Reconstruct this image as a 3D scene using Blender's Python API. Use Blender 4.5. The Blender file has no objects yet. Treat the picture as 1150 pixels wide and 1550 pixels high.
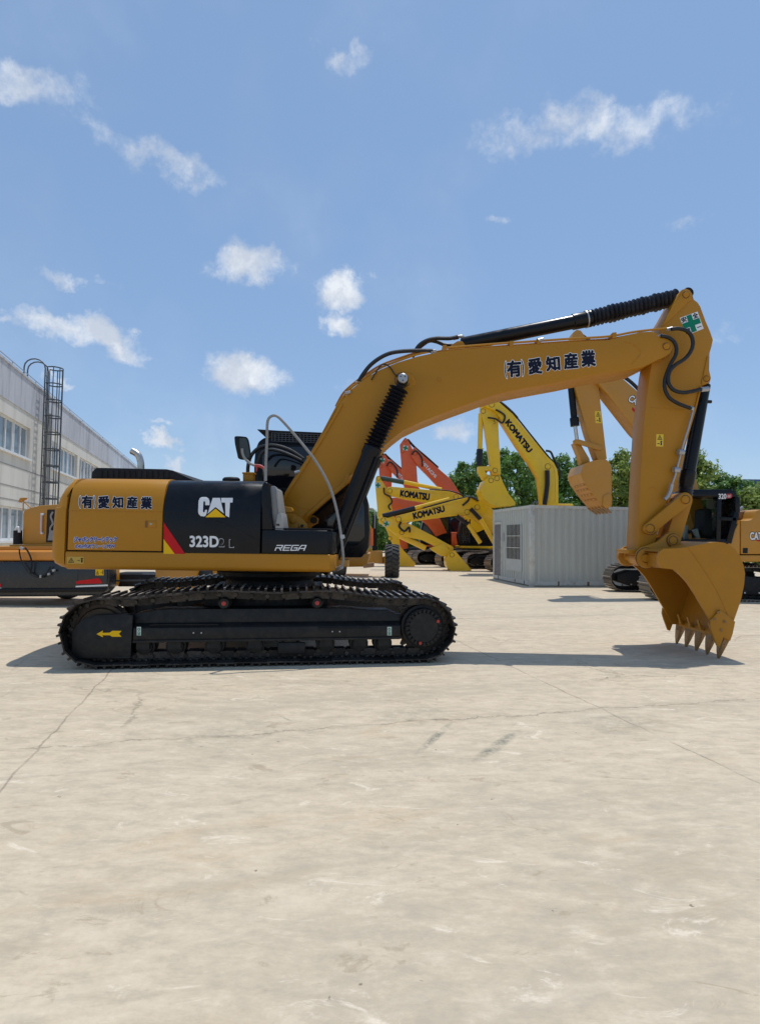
import bpy, bmesh, math, random
from mathutils import Vector, Matrix
from mathutils.geometry import tessellate_polygon
R = math.radians
rng = random.Random(7)
sc = bpy.context.scene
C = sc.collection

# ------------------------------------------------------------------ camera
FPX, CX, CY = 870.0, 575.0, 775.0          # focal length and centre, in photo pixels
CAM = Vector((0, 0, 1.47))
PITCH, ROLL = math.atan(40 / FPX), R(0.7)
FWD = Vector((0, math.cos(PITCH), math.sin(PITCH)))
_r, _u = Vector((1, 0, 0)), Vector((0, -math.sin(PITCH), math.cos(PITCH)))
RIGHT = _r * math.cos(ROLL) + _u * math.sin(ROLL)
UP = _u * math.cos(ROLL) - _r * math.sin(ROLL)
cam_d = bpy.data.cameras.new('camera'); cam = bpy.data.objects.new('camera', cam_d); C.objects.link(cam)
cam_d.sensor_fit = 'HORIZONTAL'; cam_d.sensor_width = 36; cam_d.lens = 36 * FPX / 1150
cam_d.clip_start = .05; cam_d.clip_end = 3000
m = Matrix.Identity(4)
for i, a in enumerate((RIGHT, UP, -FWD)):
    for j in range(3): m[j][i] = a[j]
m.translation = CAM
cam.matrix_world = m
sc.camera = cam

def ray(px, py): return RIGHT * ((px - CX) / FPX) + UP * (-(py - CY) / FPX) + FWD
def P(px, py, Y):
    d = ray(px, py); return CAM + d * (Y / d.y)
def PP(px, py, p0, n):
    d = ray(px, py); return CAM + d * ((p0 - CAM).dot(n) / d.dot(n))
def G(px, py, z=0.0):
    d = ray(px, py); return CAM + d * ((z - CAM.z) / d.z)

# ------------------------------------------------------------------ materials
MATS = {}
def pm(name, col, rough=.5, metal=0.0, var=.12, scale=4.0, bump=0.0, bscale=60, coat=0.0, rvar=.12, dirt=None, dirt_amt=.0, spec=.5, streak=False, isl=0):
    if name in MATS: return MATS[name]
    ma = bpy.data.materials.new(name); ma.use_nodes = True; nt = ma.node_tree; N = nt.nodes; L = nt.links
    b = N['Principled BSDF']; b.inputs['Metallic'].default_value = metal
    b.inputs['Coat Weight'].default_value = coat; b.inputs['Coat Roughness'].default_value = .08
    b.inputs['Specular IOR Level'].default_value = spec
    geo = N.new('ShaderNodeNewGeometry')
    mp = N.new('ShaderNodeMapping'); L.new(geo.outputs['Position'], mp.inputs['Vector'])
    if streak: mp.inputs['Scale'].default_value = (1, 1, .12)
    no = N.new('ShaderNodeTexNoise'); no.inputs['Scale'].default_value = scale; no.inputs['Detail'].default_value = 8
    no.inputs['Roughness'].default_value = .62
    L.new(mp.outputs[0], no.inputs['Vector'])
    mx = N.new('ShaderNodeMixRGB'); L.new(no.outputs['Fac'], mx.inputs[0])
    lo = [c * (1 - var) for c in col]; hi = [min(1, c * (1 + var)) for c in col]
    mx.inputs[1].default_value = (*lo, 1); mx.inputs[2].default_value = (*hi, 1)
    out = mx.outputs[0]
    if dirt:
        n2 = N.new('ShaderNodeTexNoise'); n2.inputs['Scale'].default_value = scale * 1.9; n2.inputs['Detail'].default_value = 10; n2.inputs['Roughness'].default_value = .72
        L.new(mp.outputs[0], n2.inputs['Vector'])
        rp = N.new('ShaderNodeValToRGB'); rp.color_ramp.elements[0].position = .48; rp.color_ramp.elements[1].position = .72
        L.new(n2.outputs['Fac'], rp.inputs[0])
        mu = N.new('ShaderNodeMath'); mu.operation = 'MULTIPLY'; mu.inputs[1].default_value = dirt_amt; L.new(rp.outputs[0], mu.inputs[0])
        m2 = N.new('ShaderNodeMixRGB'); L.new(mu.outputs[0], m2.inputs[0]); L.new(out, m2.inputs[1]); m2.inputs[2].default_value = (*dirt, 1)
        out = m2.outputs[0]
    if isl:
        vr = N.new('ShaderNodeMapRange'); vr.inputs['To Min'].default_value = 1 - isl; vr.inputs['To Max'].default_value = 1 + isl * 1.6; L.new(geo.outputs['Random Per Island'], vr.inputs[0])
        vs_ = N.new('ShaderNodeVectorMath'); vs_.operation = 'SCALE'; L.new(out, vs_.inputs[0]); L.new(vr.outputs[0], vs_.inputs['Scale']); out = vs_.outputs[0]
    L.new(out, b.inputs['Base Color'])
    n3 = N.new('ShaderNodeTexNoise'); n3.inputs['Scale'].default_value = scale * 3; n3.inputs['Detail'].default_value = 4; L.new(geo.outputs['Position'], n3.inputs['Vector'])
    mr = N.new('ShaderNodeMapRange'); mr.inputs['From Min'].default_value = .3; mr.inputs['From Max'].default_value = .7
    mr.inputs['To Min'].default_value = max(.02, rough - rvar); mr.inputs['To Max'].default_value = min(1, rough + rvar)
    L.new(n3.outputs['Fac'], mr.inputs[0]); L.new(mr.outputs[0], b.inputs['Roughness'])
    if bump:
        n4 = N.new('ShaderNodeTexNoise'); n4.inputs['Scale'].default_value = bscale; n4.inputs['Detail'].default_value = 6; L.new(geo.outputs['Position'], n4.inputs['Vector'])
        bp = N.new('ShaderNodeBump'); bp.inputs['Strength'].default_value = bump; bp.inputs['Distance'].default_value = .02
        L.new(n4.outputs['Fac'], bp.inputs['Height']); L.new(bp.outputs[0], b.inputs['Normal'])
    MATS[name] = ma; return ma

CATY = (.455, .200, .016)
M_yel = pm('ochre_paint', CATY, .42, var=.07, scale=1.6, coat=.04, rvar=.08, spec=.2, dirt=(.40, .19, .035), dirt_amt=.25, bump=.02, bscale=9)
M_yel_far = pm('ochre_paint_far', (.51, .225, .018), .42, var=.07, scale=1.2, coat=.1, dirt=(.42, .24, .07), dirt_amt=.3)
M_buck = pm('bucket_paint', (.43, .188, .014), .5, var=.10, scale=3.0, coat=.05, spec=.25, dirt=(.34, .15, .03), dirt_amt=.4, bump=.04, bscale=20)
M_sunlit = pm('sunlit_ochre_paint', (.70, .27, .04), .42, var=.06, scale=2)  # cowl yellow made lighter and more orange: sun on its curved face, as colour
M_blk = pm('black_paint', (.006, .007, .010), .30, var=.25, scale=2.2, coat=.04, spec=.22, dirt=(.022, .020, .018), dirt_amt=.3)
M_blkm = pm('matt_black', (.009, .009, .010), .6, var=.3, scale=6, spec=.3, dirt=(.04, .034, .028), dirt_amt=.3)
M_frame = pm('undercarriage_paint', (.011, .012, .013), .5, var=.3, scale=5, spec=.3, dirt=(.06, .05, .038), dirt_amt=.35, bump=.05, bscale=40)
M_shoe = pm('track_steel', (.030, .027, .025), .48, isl=.55, metal=.3, spec=.35, var=.35, scale=9, dirt=(.11, .085, .06), dirt_amt=.5, bump=.08, bscale=50)
M_shoe_worn = pm('worn_track_steel', (.22, .185, .145), .5, isl=.35, metal=.5, var=.3, scale=9, dirt=(.13, .09, .06), dirt_amt=.6, bump=.1, bscale=50)
M_worn = pm('polished_grouser', (.30, .28, .25), .40, isl=.6, metal=.5, var=.35, scale=14, dirt=(.08, .065, .05), dirt_amt=.7)
M_rub = pm('black_rubber', (.012, .012, .013), .55, var=.25, scale=8)
M_tyre = pm('tyre_rubber', (.035, .034, .033), .8, var=.2, scale=9, dirt=(.16, .14, .11), dirt_amt=.5)
M_gap = pm('dark_gap', (.02, .012, .008), .7)
M_chrome = pm('bright_steel', (.62, .60, .57), .25, metal=1.0, var=.1, scale=20, dirt=(.3, .25, .2), dirt_amt=.4)
M_silver = pm('silver_fitting', (.40, .40, .41), .4, metal=.6, var=.1)
M_white = pm('white_vinyl', (.80, .80, .80), .45, var=.03)
M_grey = pm('grey_plate', (.30, .30, .29), .5, var=.12, scale=8)
M_wrap = pm('white_spiral_wrap', (.27, .265, .255), .55, var=.4, scale=60, dirt=(.08, .08, .08), dirt_amt=.7)
M_navy = pm('navy_vinyl', (.006, .008, .026), .55, spec=.2, var=.1)
M_blue = pm('blue_vinyl', (.02, .035, .30), .5, spec=.2, var=.1)
M_red = pm('red_vinyl', (.56, .012, .016), .5, spec=.2, var=.05)
M_redp = pm('red_plug', (.42, .04, .035), .5)
M_ylv = pm('yellow_vinyl', (.85, .50, .008), .5, spec=.2, var=.04)
M_sig = pm('warning_yellow', (.80, .52, .03), .45, var=.05)
M_green = pm('green_vinyl', (.0, .20, .11), .5, spec=.25, var=.05)
M_palegrn = pm('label_vinyl', (.55, .62, .55), .5)
M_tooth = pm('worn_tooth_steel', (.33, .19, .075), .5, metal=.3, var=.3, scale=12, dirt=(.10, .055, .03), dirt_amt=.7, bump=.1, bscale=40)
M_kyel = pm('lemon_paint', (.86, .52, .010), .38, var=.06, scale=1.5, coat=.2, dirt=(.5, .3, .05), dirt_amt=.3)
M_hor = pm('orange_red_paint', (.74, .115, .020), .4, var=.07, scale=1.5, coat=.15, dirt=(.35, .08, .04), dirt_amt=.3)
M_ogl = pm('dark_glass', (.010, .012, .016), .08, var=.1, rvar=.03, spec=.6)
M_mesh = pm('roof_mesh', (.10, .105, .11), .45, metal=.3)
M_rib = pm('dusty_bellows', (.009, .009, .014), .45, var=.3, scale=18, spec=.35, dirt=(.07, .065, .065), dirt_amt=.22)

# ------------------------------------------------------------------ mesh builder
class MB:
    def __init__(s): s.v = []; s.f = []
    def add(s, vs, fs):
        o = len(s.v); s.v += [Vector(v) for v in vs]; s.f += [tuple(i + o for i in f) for f in fs]; return s
    def box(s, x0, x1, y0, y1, z0, z1, T=None):
        vs = [(x, y, z) for x in (x0, x1) for y in (y0, y1) for z in (z0, z1)]
        if T: vs = [T(*v) for v in vs]
        return s.add(vs, [(0, 1, 3, 2), (4, 6, 7, 5), (0, 4, 5, 1), (2, 3, 7, 6), (0, 2, 6, 4), (1, 5, 7, 3)])
    def prism(s, pts, off):
        """closed polygon (list of 3D points) extruded by vector off"""
        n = len(pts); off = Vector(off)
        vs = [Vector(p) for p in pts] + [Vector(p) + off for p in pts]
        return s.add(vs, [tuple(range(n)), tuple(range(2 * n - 1, n - 1, -1))] + [(i, i + n, (i + 1) % n + n, (i + 1) % n) for i in range(n)])
    def poly(s, px, Y, th, Y2=None):
        return s.prism([P(x, y, Y) for x, y in px], (0, th, 0))
    def cyl(s, p, q, r0, r1=None, n=20, cap=True):
        p, q = Vector(p), Vector(q); r1 = r0 if r1 is None else r1
        d = (q - p).normalized(); a = d.orthogonal().normalized(); b = d.cross(a)
        vs = []
        for c, r in ((p, r0), (q, r1)):
            for i in range(n):
                t = 2 * math.pi * i / n; vs.append(c + (a * math.cos(t) + b * math.sin(t)) * r)
        fs = [(i, (i + 1) % n, (i + 1) % n + n, i + n) for i in range(n)]
        if cap: fs += [tuple(range(n - 1, -1, -1)), tuple(range(n, 2 * n))]
        return s.add(vs, fs)
    def lathe(s, p, q, prof, n=20):
        """prof: list of (t along 0..1, radius)"""
        p, q = Vector(p), Vector(q); d = (q - p).normalized(); a = d.orthogonal().normalized(); b = d.cross(a); vs = []; fs = []
        for t, r in prof:
            c = p.lerp(q, t)
            for i in range(n):
                w = 2 * math.pi * i / n; vs.append(c + (a * math.cos(w) + b * math.sin(w)) * r)
        for k in range(len(prof) - 1):
            fs += [(k * n + i, k * n + (i + 1) % n, (k + 1) * n + (i + 1) % n, (k + 1) * n + i) for i in range(n)]
        fs += [tuple(range(n - 1, -1, -1)), tuple(range((len(prof) - 1) * n, len(prof) * n))]
        return s.add(vs, fs)
    def tube(s, pts, r, n=10, smooth=6):
        pts = [Vector(p) for p in pts]
        if smooth: pts = spline(pts, smooth)
        rs = r if callable(r) else (lambda t: r)
        vs = []; fs = []; m_ = len(pts); prev = None
        for k, p in enumerate(pts):
            d = (pts[min(k + 1, m_ - 1)] - pts[max(k - 1, 0)]).normalized()
            if prev is None: a = d.orthogonal().normalized()
            else:
                a = prev - d * prev.dot(d); a = a.normalized() if a.length > 1e-6 else d.orthogonal().normalized()
            prev = a; b = d.cross(a); rr = rs(k / (m_ - 1))
            for i in range(n):
                w = 2 * math.pi * i / n; vs.append(p + (a * math.cos(w) + b * math.sin(w)) * rr)
        for k in range(m_ - 1):
            fs += [(k * n + i, k * n + (i + 1) % n, (k + 1) * n + (i + 1) % n, (k + 1) * n + i) for i in range(n)]
        fs += [tuple(range(n - 1, -1, -1)), tuple(range((m_ - 1) * n, m_ * n))]
        return s.add(vs, fs)
    def grid(s, rows, closed=False):
        n = len(rows[0]); vs = [p for r in rows for p in r]; fs = []
        for k in range(len(rows) - 1):
            for i in range(n if closed else n - 1):
                j = (i + 1) % n; fs.append((k * n + i, k * n + j, (k + 1) * n + j, (k + 1) * n + i))
        return s.add(vs, fs)

def spline(pts, k=6):
    out = []; n = len(pts)
    for i in range(n - 1):
        p0, p1, p2, p3 = pts[max(i - 1, 0)], pts[i], pts[i + 1], pts[min(i + 2, n - 1)]
        for j in range(k):
            t = j / k
            out.append(.5 * ((2 * p1) + (p2 - p0) * t + (2 * p0 - 5 * p1 + 4 * p2 - p3) * t * t + (3 * p1 - p0 - 3 * p2 + p3) * t ** 3))
    out.append(pts[-1]); return out
def spline2(pts, k=5): return [(v.x, v.y) for v in spline([Vector((a, b, 0)) for a, b in pts], k)]

WPOS = {}
def tag(o, label=None, cat=None, group=None, kind=None):
    for k, v in (('label', label), ('category', cat), ('group', group), ('kind', kind)):
        if v: o[k] = v
    return o
def thing(name, label, cat, loc, group=None):
    o = bpy.data.objects.new(name, None); C.objects.link(o); o.location = loc; o.empty_display_size = .2
    WPOS[o.name] = Vector(loc); return tag(o, label, cat, group)
def obj(name, mb, mat, parent=None, bevel=0, seg=2, smooth=True, ang=35, fixn=True):
    vs = mb.v
    if not vs: raise RuntimeError(name)
    lo = Vector((min(v.x for v in vs), min(v.y for v in vs), min(v.z for v in vs))); hi = Vector((max(v.x for v in vs), max(v.y for v in vs), max(v.z for v in vs)))
    c = Vector(((lo.x + hi.x) / 2, (lo.y + hi.y) / 2, lo.z))
    me = bpy.data.meshes.new(name); me.from_pydata([v - c for v in vs], [], mb.f)
    bm = bmesh.new(); bm.from_mesh(me)
    if fixn: bmesh.ops.recalc_face_normals(bm, faces=bm.faces)
    if bevel:
        es = [e for e in bm.edges if len(e.link_faces) == 2 and e.calc_face_angle(0) > R(28)]
        try: bmesh.ops.bevel(bm, geom=es, offset=bevel, offset_type='OFFSET', segments=seg, profile=.5, affect='EDGES', clamp_overlap=True)
        except Exception: pass
    if smooth:
        for f in bm.faces: f.smooth = True
        for e in bm.edges:
            if len(e.link_faces) == 2 and e.calc_face_angle(0) > R(ang): e.smooth = False
    bm.to_mesh(me); bm.free(); me.validate()
    for m_ in (mat if isinstance(mat, (list, tuple)) else [mat]): me.materials.append(m_)
    if getattr(mb, 'mi', None) and not bevel and len(mb.mi) == len(me.polygons):
        for p_, i_ in zip(me.polygons, mb.mi): p_.material_index = i_
    o = bpy.data.objects.new(name, me); C.objects.link(o)
    base = WPOS[parent.name] if parent else Vector((0, 0, 0))
    o.location = c - base; WPOS[o.name] = c
    if parent: o.parent = parent
    return o
def copy_tree(o, loc=None, parent=None):
    c = o.copy(); C.objects.link(c)
    if parent: c.parent = parent
    if loc is not None: c.location = loc
    for ch in list(o.children): copy_tree(ch, None, c)
    return c

# ------------------------------------------------------------------ lettering
def glyphs(text, offset=0.0, shear=0.0):
    cu = bpy.data.curves.new('t', 'FONT'); cu.body = text; cu.offset = offset; cu.shear = shear; cu.resolution_u = 4
    ob = bpy.data.objects.new('t', cu); C.objects.link(ob)
    dg = bpy.context.evaluated_depsgraph_get(); me = bpy.data.meshes.new_from_object(ob.evaluated_get(dg))
    vs = [(v.co.x, v.co.y) for v in me.vertices]; fs = [tuple(p.vertices) for p in me.polygons]
    bpy.data.objects.remove(ob); bpy.data.curves.remove(cu); bpy.data.meshes.remove(me)
    return vs, fs
def bbox2(vs): return min(v[0] for v in vs), max(v[0] for v in vs), min(v[1] for v in vs), max(v[1] for v in vs)
def quad(TL, TR, BL, surf):
    """map (u, v) of a box given by three photo points onto a surface function surf(px, py)"""
    def f(u, v):
        w = 1 - v
        return surf(TL[0] + (TR[0] - TL[0]) * u + (BL[0] - TL[0]) * w, TL[1] + (TR[1] - TL[1]) * u + (BL[1] - TL[1]) * w)
    return f
def flat(Y, eps=.003): return lambda x, y: P(x, y, Y - eps)
def lettering(name, text, TL, TR, BL, Y, mat, parent, offset=.02, outline=None, omat=None, shear=0, surf=None, eps=.003):
    """text fitted to a box; strokes are fattened by laying shifted copies over each other, 0.1 mm apart"""
    vs, fs = glyphs(text, 0, shear); x0, x1, y0, y1 = bbox2(vs); hx, hy = max(.02, x1 - x0), max(.05, y1 - y0)
    def put(off, mt, e, nm):
        mb = MB(); n = 1 if off < .004 else (10 if off < .06 else 16)
        for k in range(n):
            f = quad(TL, TR, BL, surf(e + k * .0001) if surf else flat(Y, e + k * .0001))
            dx, dy = (0, 0) if n == 1 else (off * math.cos(2 * math.pi * k / n), off * math.sin(2 * math.pi * k / n))
            mb.add([f((a + dx - x0) / hx, (b + dy - y0) / hy) for a, b in vs], fs)
        return obj(nm, mb, mt, parent, smooth=False, fixn=False)
    if outline: put(outline, omat or M_white, eps, name + '_outline')
    return put(offset, mat, eps + (.003 if outline else 0), name)
def decal(name, polys, surf, mat, parent):
    mb = MB()
    for p in polys:
        p = list(p); tr = tessellate_polygon([[Vector((x, y, 0)) for x, y in p]])
        mb.add([surf(x, y) for x, y in p], [tuple(t) for t in tr])
    return obj(name, mb, mat, parent, smooth=False, fixn=False)

# ------------------------------------------------------------------ world
SUN_TO = Vector((.15, .22, 1)).normalized()
elev = math.asin(SUN_TO.z); azim = math.atan2(SUN_TO.x, SUN_TO.y)
sun_d = bpy.data.lights.new('sun', 'SUN'); sun_d.energy = 2.6; sun_d.angle = R(.53); sun_d.color = (1, .985, .965)
sun = bpy.data.objects.new('sun', sun_d); C.objects.link(sun); sun.rotation_euler = (-SUN_TO).to_track_quat('-Z', 'Y').to_euler(); sun.location = (0, 0, 30)
w = bpy.data.worlds.new('World'); sc.world = w; w.use_nodes = True; nt = w.node_tree; N = nt.nodes; L = nt.links
bg = N['Background']; bg.inputs['Strength'].default_value = .119
sky = N.new('ShaderNodeTexSky'); sky.sky_type = 'NISHITA'; sky.sun_disc = False; sky.sun_elevation = elev; sky.sun_rotation = azim
sky.altitude = 10; sky.air_density = 1.0; sky.dust_density = .25; sky.ozone_density = 1.2
tc = N.new('ShaderNodeTexCoord')
def mth(op, a, b=None, cl=False):
    n = N.new('ShaderNodeMath'); n.operation = op; n.use_clamp = cl
    for i, q in enumerate((a, b)):
        if q is None: continue
        if isinstance(q, (int, float)): n.inputs[i].default_value = q
        else: L.new(q, n.inputs[i])
    return n.outputs[0]
def vm(op, a, b=None, sc_=None):
    n = N.new('ShaderNodeVectorMath'); n.operation = op
    for i, q in enumerate((a, b)):
        if q is None: continue
        if isinstance(q, (tuple, Vector)): n.inputs[i].default_value = tuple(q)
        else: L.new(q, n.inputs[i])
    if sc_ is not None: n.inputs['Scale'].default_value = sc_
    return n
wn = N.new('ShaderNodeTexNoise'); wn.inputs['Scale'].default_value = 14; wn.inputs['Detail'].default_value = 9; wn.inputs['Roughness'].default_value = .62
L.new(tc.outputs['Generated'], wn.inputs['Vector'])
cen = vm('SUBTRACT', wn.outputs['Color'], (.5, .5, .5)); dsp = vm('SCALE', cen.outputs[0], None, .105)
dirv = vm('ADD', tc.outputs['Generated'], dsp.outputs[0])
# (x, y, half width, half height, strength, tilt): the fair-weather clouds of that day, as directions in the sky
CLOUDS = [(100, 418, 40, 18, .55, 0), (165, 424, 24, 12, .3, 0), (95, 492, 72, 26, .75, -.05), (165, 508, 66, 26, .8, .33), (0, 478, 22, 14, .5, 0),
          (378, 403, 66, 32, .8, 0), (518, 440, 54, 30, .95, 0), (514, 492, 40, 22, .8, .1), (374, 570, 60, 33, 1.0, .0), (97, 578, 20, 11, .6, 0),
          (245, 664, 24, 15, .95, 0), (258, 700, 16, 16, .6, 0), (249, 636, 14, 9, .4, 0), (686, 656, 38, 20, .6, 0), (525, 585, 34, 18, .3, 0), (1105, 505, 34, 16, .28, 0),
          (572, 410, 16, 10, .25, 0), (250, 240, 130, 26, .45, .12), (880, 190, 190, 38, .5, .1), (520, 90, 70, 20, .35, -.1), (1040, 330, 40, 14, .35, 0), (40, 130, 120, 34, .5, -.15), (760, 330, 26, 12, .4, 0)]
tot = None
for (x, y, a, b, st, tl) in CLOUDS:
    d = ray(x, y).normalized(); rt = d.cross(Vector((0, 0, 1))).normalized(); up = rt.cross(d)
    r2 = rt * math.cos(tl) - up * math.sin(tl); u2 = up * math.cos(tl) + rt * math.sin(tl)
    ca = FPX * (1 + ((x - CX) ** 2 + (y - CY) ** 2) / FPX ** 2) ** .5
    q1 = vm('DOT_PRODUCT', dirv.outputs[0], r2 * (ca / a)).outputs['Value']
    q2 = vm('DOT_PRODUCT', dirv.outputs[0], u2 * (ca / b)).outputs['Value']
    ax = mth('SQRT', mth('ADD', mth('MULTIPLY', q1, q1), mth('MULTIPLY', q2, q2)))
    fr = mth('GREATER_THAN', vm('DOT_PRODUCT', dirv.outputs[0], d).outputs['Value'], .3)
    mk = mth('MULTIPLY', mth('MULTIPLY', mth('SUBTRACT', 1.25, ax, True), st), fr)
    tot = mk if tot is None else mth('MAXIMUM', tot, mk)
fn = N.new('ShaderNodeTexNoise'); fn.inputs['Scale'].default_value = 34; fn.inputs['Detail'].default_value = 10; fn.inputs['Roughness'].default_value = .68
L.new(tc.outputs['Generated'], fn.inputs['Vector'])
raw = mth('ADD', mth('MULTIPLY', tot, 1.25), mth('MULTIPLY', mth('SUBTRACT', fn.outputs['Fac'], .5), 1.25))
ss = N.new('ShaderNodeMapRange'); ss.interpolation_type = 'SMOOTHSTEP'; ss.inputs['From Min'].default_value = .08; ss.inputs['From Max'].default_value = 1.08; L.new(raw, ss.inputs[0])
dens = mth('MULTIPLY', mth('MULTIPLY', ss.outputs[0], mth('MULTIPLY', tot, 4, True)), .95)
thin = N.new('ShaderNodeTexNoise'); thin.inputs['Scale'].default_value = 3.2; thin.inputs['Detail'].default_value = 8; L.new(tc.outputs['Generated'], thin.inputs['Vector'])
veil = mth('MULTIPLY', mth('SUBTRACT', thin.outputs['Fac'], .50, True), .55)
dens = mth('MAXIMUM', dens, veil)
flat_ = N.new('ShaderNodeMixRGB'); flat_.inputs[0].default_value = .55; L.new(sky.outputs[0], flat_.inputs[1]); flat_.inputs[2].default_value = (1.85, 3.05, 5.0, 1)
mix = N.new('ShaderNodeMixRGB'); L.new(dens, mix.inputs[0]); L.new(flat_.outputs[0], mix.inputs[1]); cs = N.new('ShaderNodeTexNoise'); cs.inputs['Scale'].default_value = 21; cs.inputs['Detail'].default_value = 6; L.new(dirv.outputs[0], cs.inputs['Vector'])
cm = N.new('ShaderNodeMixRGB'); L.new(mth('MULTIPLY', mth('SUBTRACT', cs.outputs['Fac'], .40, True), 4.5, True), cm.inputs[0]); cm.inputs[1].default_value = (4.3, 4.75, 5.5, 1); cm.inputs[2].default_value = (6.2, 6.5, 6.9, 1)
L.new(cm.outputs[0], mix.inputs[2])
L.new(mix.outputs[0], bg.inputs['Color'])
sc.view_settings.view_transform = 'Standard'; sc.view_settings.look = 'None'; sc.view_settings.exposure = .22; sc.view_settings.gamma = 1

# ------------------------------------------------------------------ ground
def ground_mat():
    ma = bpy.data.materials.new('pale_concrete'); ma.use_nodes = True; nt = ma.node_tree; N = nt.nodes; L = nt.links; b = N['Principled BSDF']
    geo = N.new('ShaderNodeNewGeometry')
    def noise(s, d=8, r=.6, vec=None, dist=0):
        n = N.new('ShaderNodeTexNoise'); n.inputs['Scale'].default_value = s; n.inputs['Detail'].default_value = d; n.inputs['Roughness'].default_value = r; n.inputs['Distortion'].default_value = dist
        L.new(vec or geo.outputs['Position'], n.inputs['Vector']); return n
    def ramp(src, p0, p1, c0=(0, 0, 0, 1), c1=(1, 1, 1, 1)):
        r = N.new('ShaderNodeValToRGB'); r.color_ramp.elements[0].position = p0; r.color_ramp.elements[1].position = p1; r.color_ramp.elements[0].color = c0; r.color_ramp.elements[1].color = c1
        L.new(src, r.inputs[0]); return r.outputs[0]
    def mt(op, a, c=None, cl=False):
        n = N.new('ShaderNodeMath'); n.operation = op; n.use_clamp = cl
        for i, q in enumerate((a, c)):
            if q is None: continue
            if isinstance(q, (int, float)): n.inputs[i].default_value = q
            else: L.new(q, n.inputs[i])
        return n.outputs[0]
    def mx(fac, a, c, t='MIX'):
        n = N.new('ShaderNodeMixRGB'); n.blend_type = t
        for i, q in enumerate((fac, a, c)):
            if isinstance(q, (int, float)): n.inputs[i].default_value = q
            elif isinstance(q, tuple): n.inputs[i].default_value = (*q, 1)
            else: L.new(q, n.inputs[i])
        return n.outputs[0]
    # slab axes: u along (1,.25), v along (-.25,1)
    sp = N.new('ShaderNodeMapping'); sp.vector_type = 'POINT'; sp.inputs['Rotation'].default_value = (0, 0, -math.atan(.25)); L.new(geo.outputs['Position'], sp.inputs['Vector'])
    st = N.new('ShaderNodeMapping'); st.inputs['Scale'].default_value = (.55, 2.2, 1); L.new(sp.outputs[0], st.inputs['Vector'])
    st2 = N.new('ShaderNodeMapping'); st2.inputs['Scale'].default_value = (.8, 1.9, 1); st2.inputs['Rotation'].default_value = (0, 0, .22); L.new(geo.outputs['Position'], st2.inputs['Vector'])
    sh = N.new('ShaderNodeVectorMath'); sh.operation = 'ADD'; sh.inputs[1].default_value = (31, 17, 0); L.new(st.outputs[0], sh.inputs[0])
    sh2 = N.new('ShaderNodeVectorMath'); sh2.operation = 'ADD'; sh2.inputs[1].default_value = (-13, 47, 0); L.new(st2.outputs[0], sh2.inputs[0])
    big = noise(.5, 8, .62); mid = noise(1.9, 10, .68, dist=.3); fine = noise(26, 10, .72); streak = noise(1.5, 10, .68, st.outputs[0], .4)
    LT_, MD_, DK_, GR_ = (0.693, 0.576, 0.417), (0.599, 0.490, 0.345), (0.455, 0.358, 0.241), (0.450, 0.377, 0.274)
    col = mx(ramp(big.outputs['Fac'], .36, .64), MD_, (0.639, 0.513, 0.354))
    grey = noise(.55, 9, .7, sh.outputs[0], .6)
    col = mx(mt('MULTIPLY', ramp(grey.outputs['Fac'], .46, .62), .95), col, (0.524, 0.430, 0.306))
    mot = noise(5.5, 10, .76, st2.outputs[0], .2)
    col = mx(mt('MULTIPLY', ramp(mot.outputs['Fac'], .49, .61), .66), col, GR_)
    col = mx(mt('MULTIPLY', ramp(mot.outputs['Fac'], .38, .48, (1, 1, 1, 1), (0, 0, 0, 1)), .62), col, LT_)
    col = mx(mt('MULTIPLY', ramp(streak.outputs['Fac'], .55, .68), .6), col, LT_)
    col = mx(mt('MULTIPLY', ramp(streak.outputs['Fac'], .30, .42, (1, 1, 1, 1), (0, 0, 0, 1)), .6), col, DK_)
    scf = noise(3.1, 10, .74, sh2.outputs[0], .9)
    col = mx(mt('MULTIPLY', ramp(scf.outputs['Fac'], .585, .65), .85), col, (0.772, 0.653, 0.492))
    col = mx(mt('MULTIPLY', ramp(scf.outputs['Fac'], .355, .41, (1, 1, 1, 1), (0, 0, 0, 1)), .55), col, (0.356, 0.272, 0.175))
    rst = noise(.8, 9, .72, sh.outputs[0], 1.0)
    col = mx(mt('MULTIPLY', ramp(rst.outputs['Fac'], .58, .70), .35), col, (0.564, 0.399, 0.214))
    col = mx(mt('MULTIPLY', ramp(fine.outputs['Fac'], .42, .66), .22), col, (0.415, 0.327, 0.223))
    spk = noise(16, 3, .5)
    col = mx(mt('MULTIPLY', ramp(spk.outputs['Fac'], .735, .755), .7), col, (0.158, 0.114, 0.072))
    # joints
    sep = N.new('ShaderNodeSeparateXYZ'); L.new(sp.outputs[0], sep.inputs[0])
    wob = noise(2.6, 8, .7); wv = mt('MULTIPLY', mt('SUBTRACT', wob.outputs['Fac'], .5), .34); wu = mt('MULTIPLY', mt('SUBTRACT', wob.outputs['Fac'], .5), .10)
    def line(c, o, per, wd):
        t = mt('MODULO', mt('ADD', mt('SUBTRACT', c, o), per * 40.5), per); t = mt('ABSOLUTE', mt('SUBTRACT', t, per / 2))
        return t
    ju = line(mt('ADD', sep.outputs['X'], wu), -1.28, 4.42, 0); jv = line(mt('ADD', sep.outputs['Y'], wv), 4.47, 5.6, 0)
    brk = ramp(noise(1.9, 5, .6).outputs['Fac'], .34, .5)
    lu = mt('MULTIPLY', ramp(ju, .002, .011, (1, 1, 1, 1), (0, 0, 0, 1)), brk); lv = ramp(jv, .001, .012, (1, 1, 1, 1), (0, 0, 0, 1))
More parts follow.
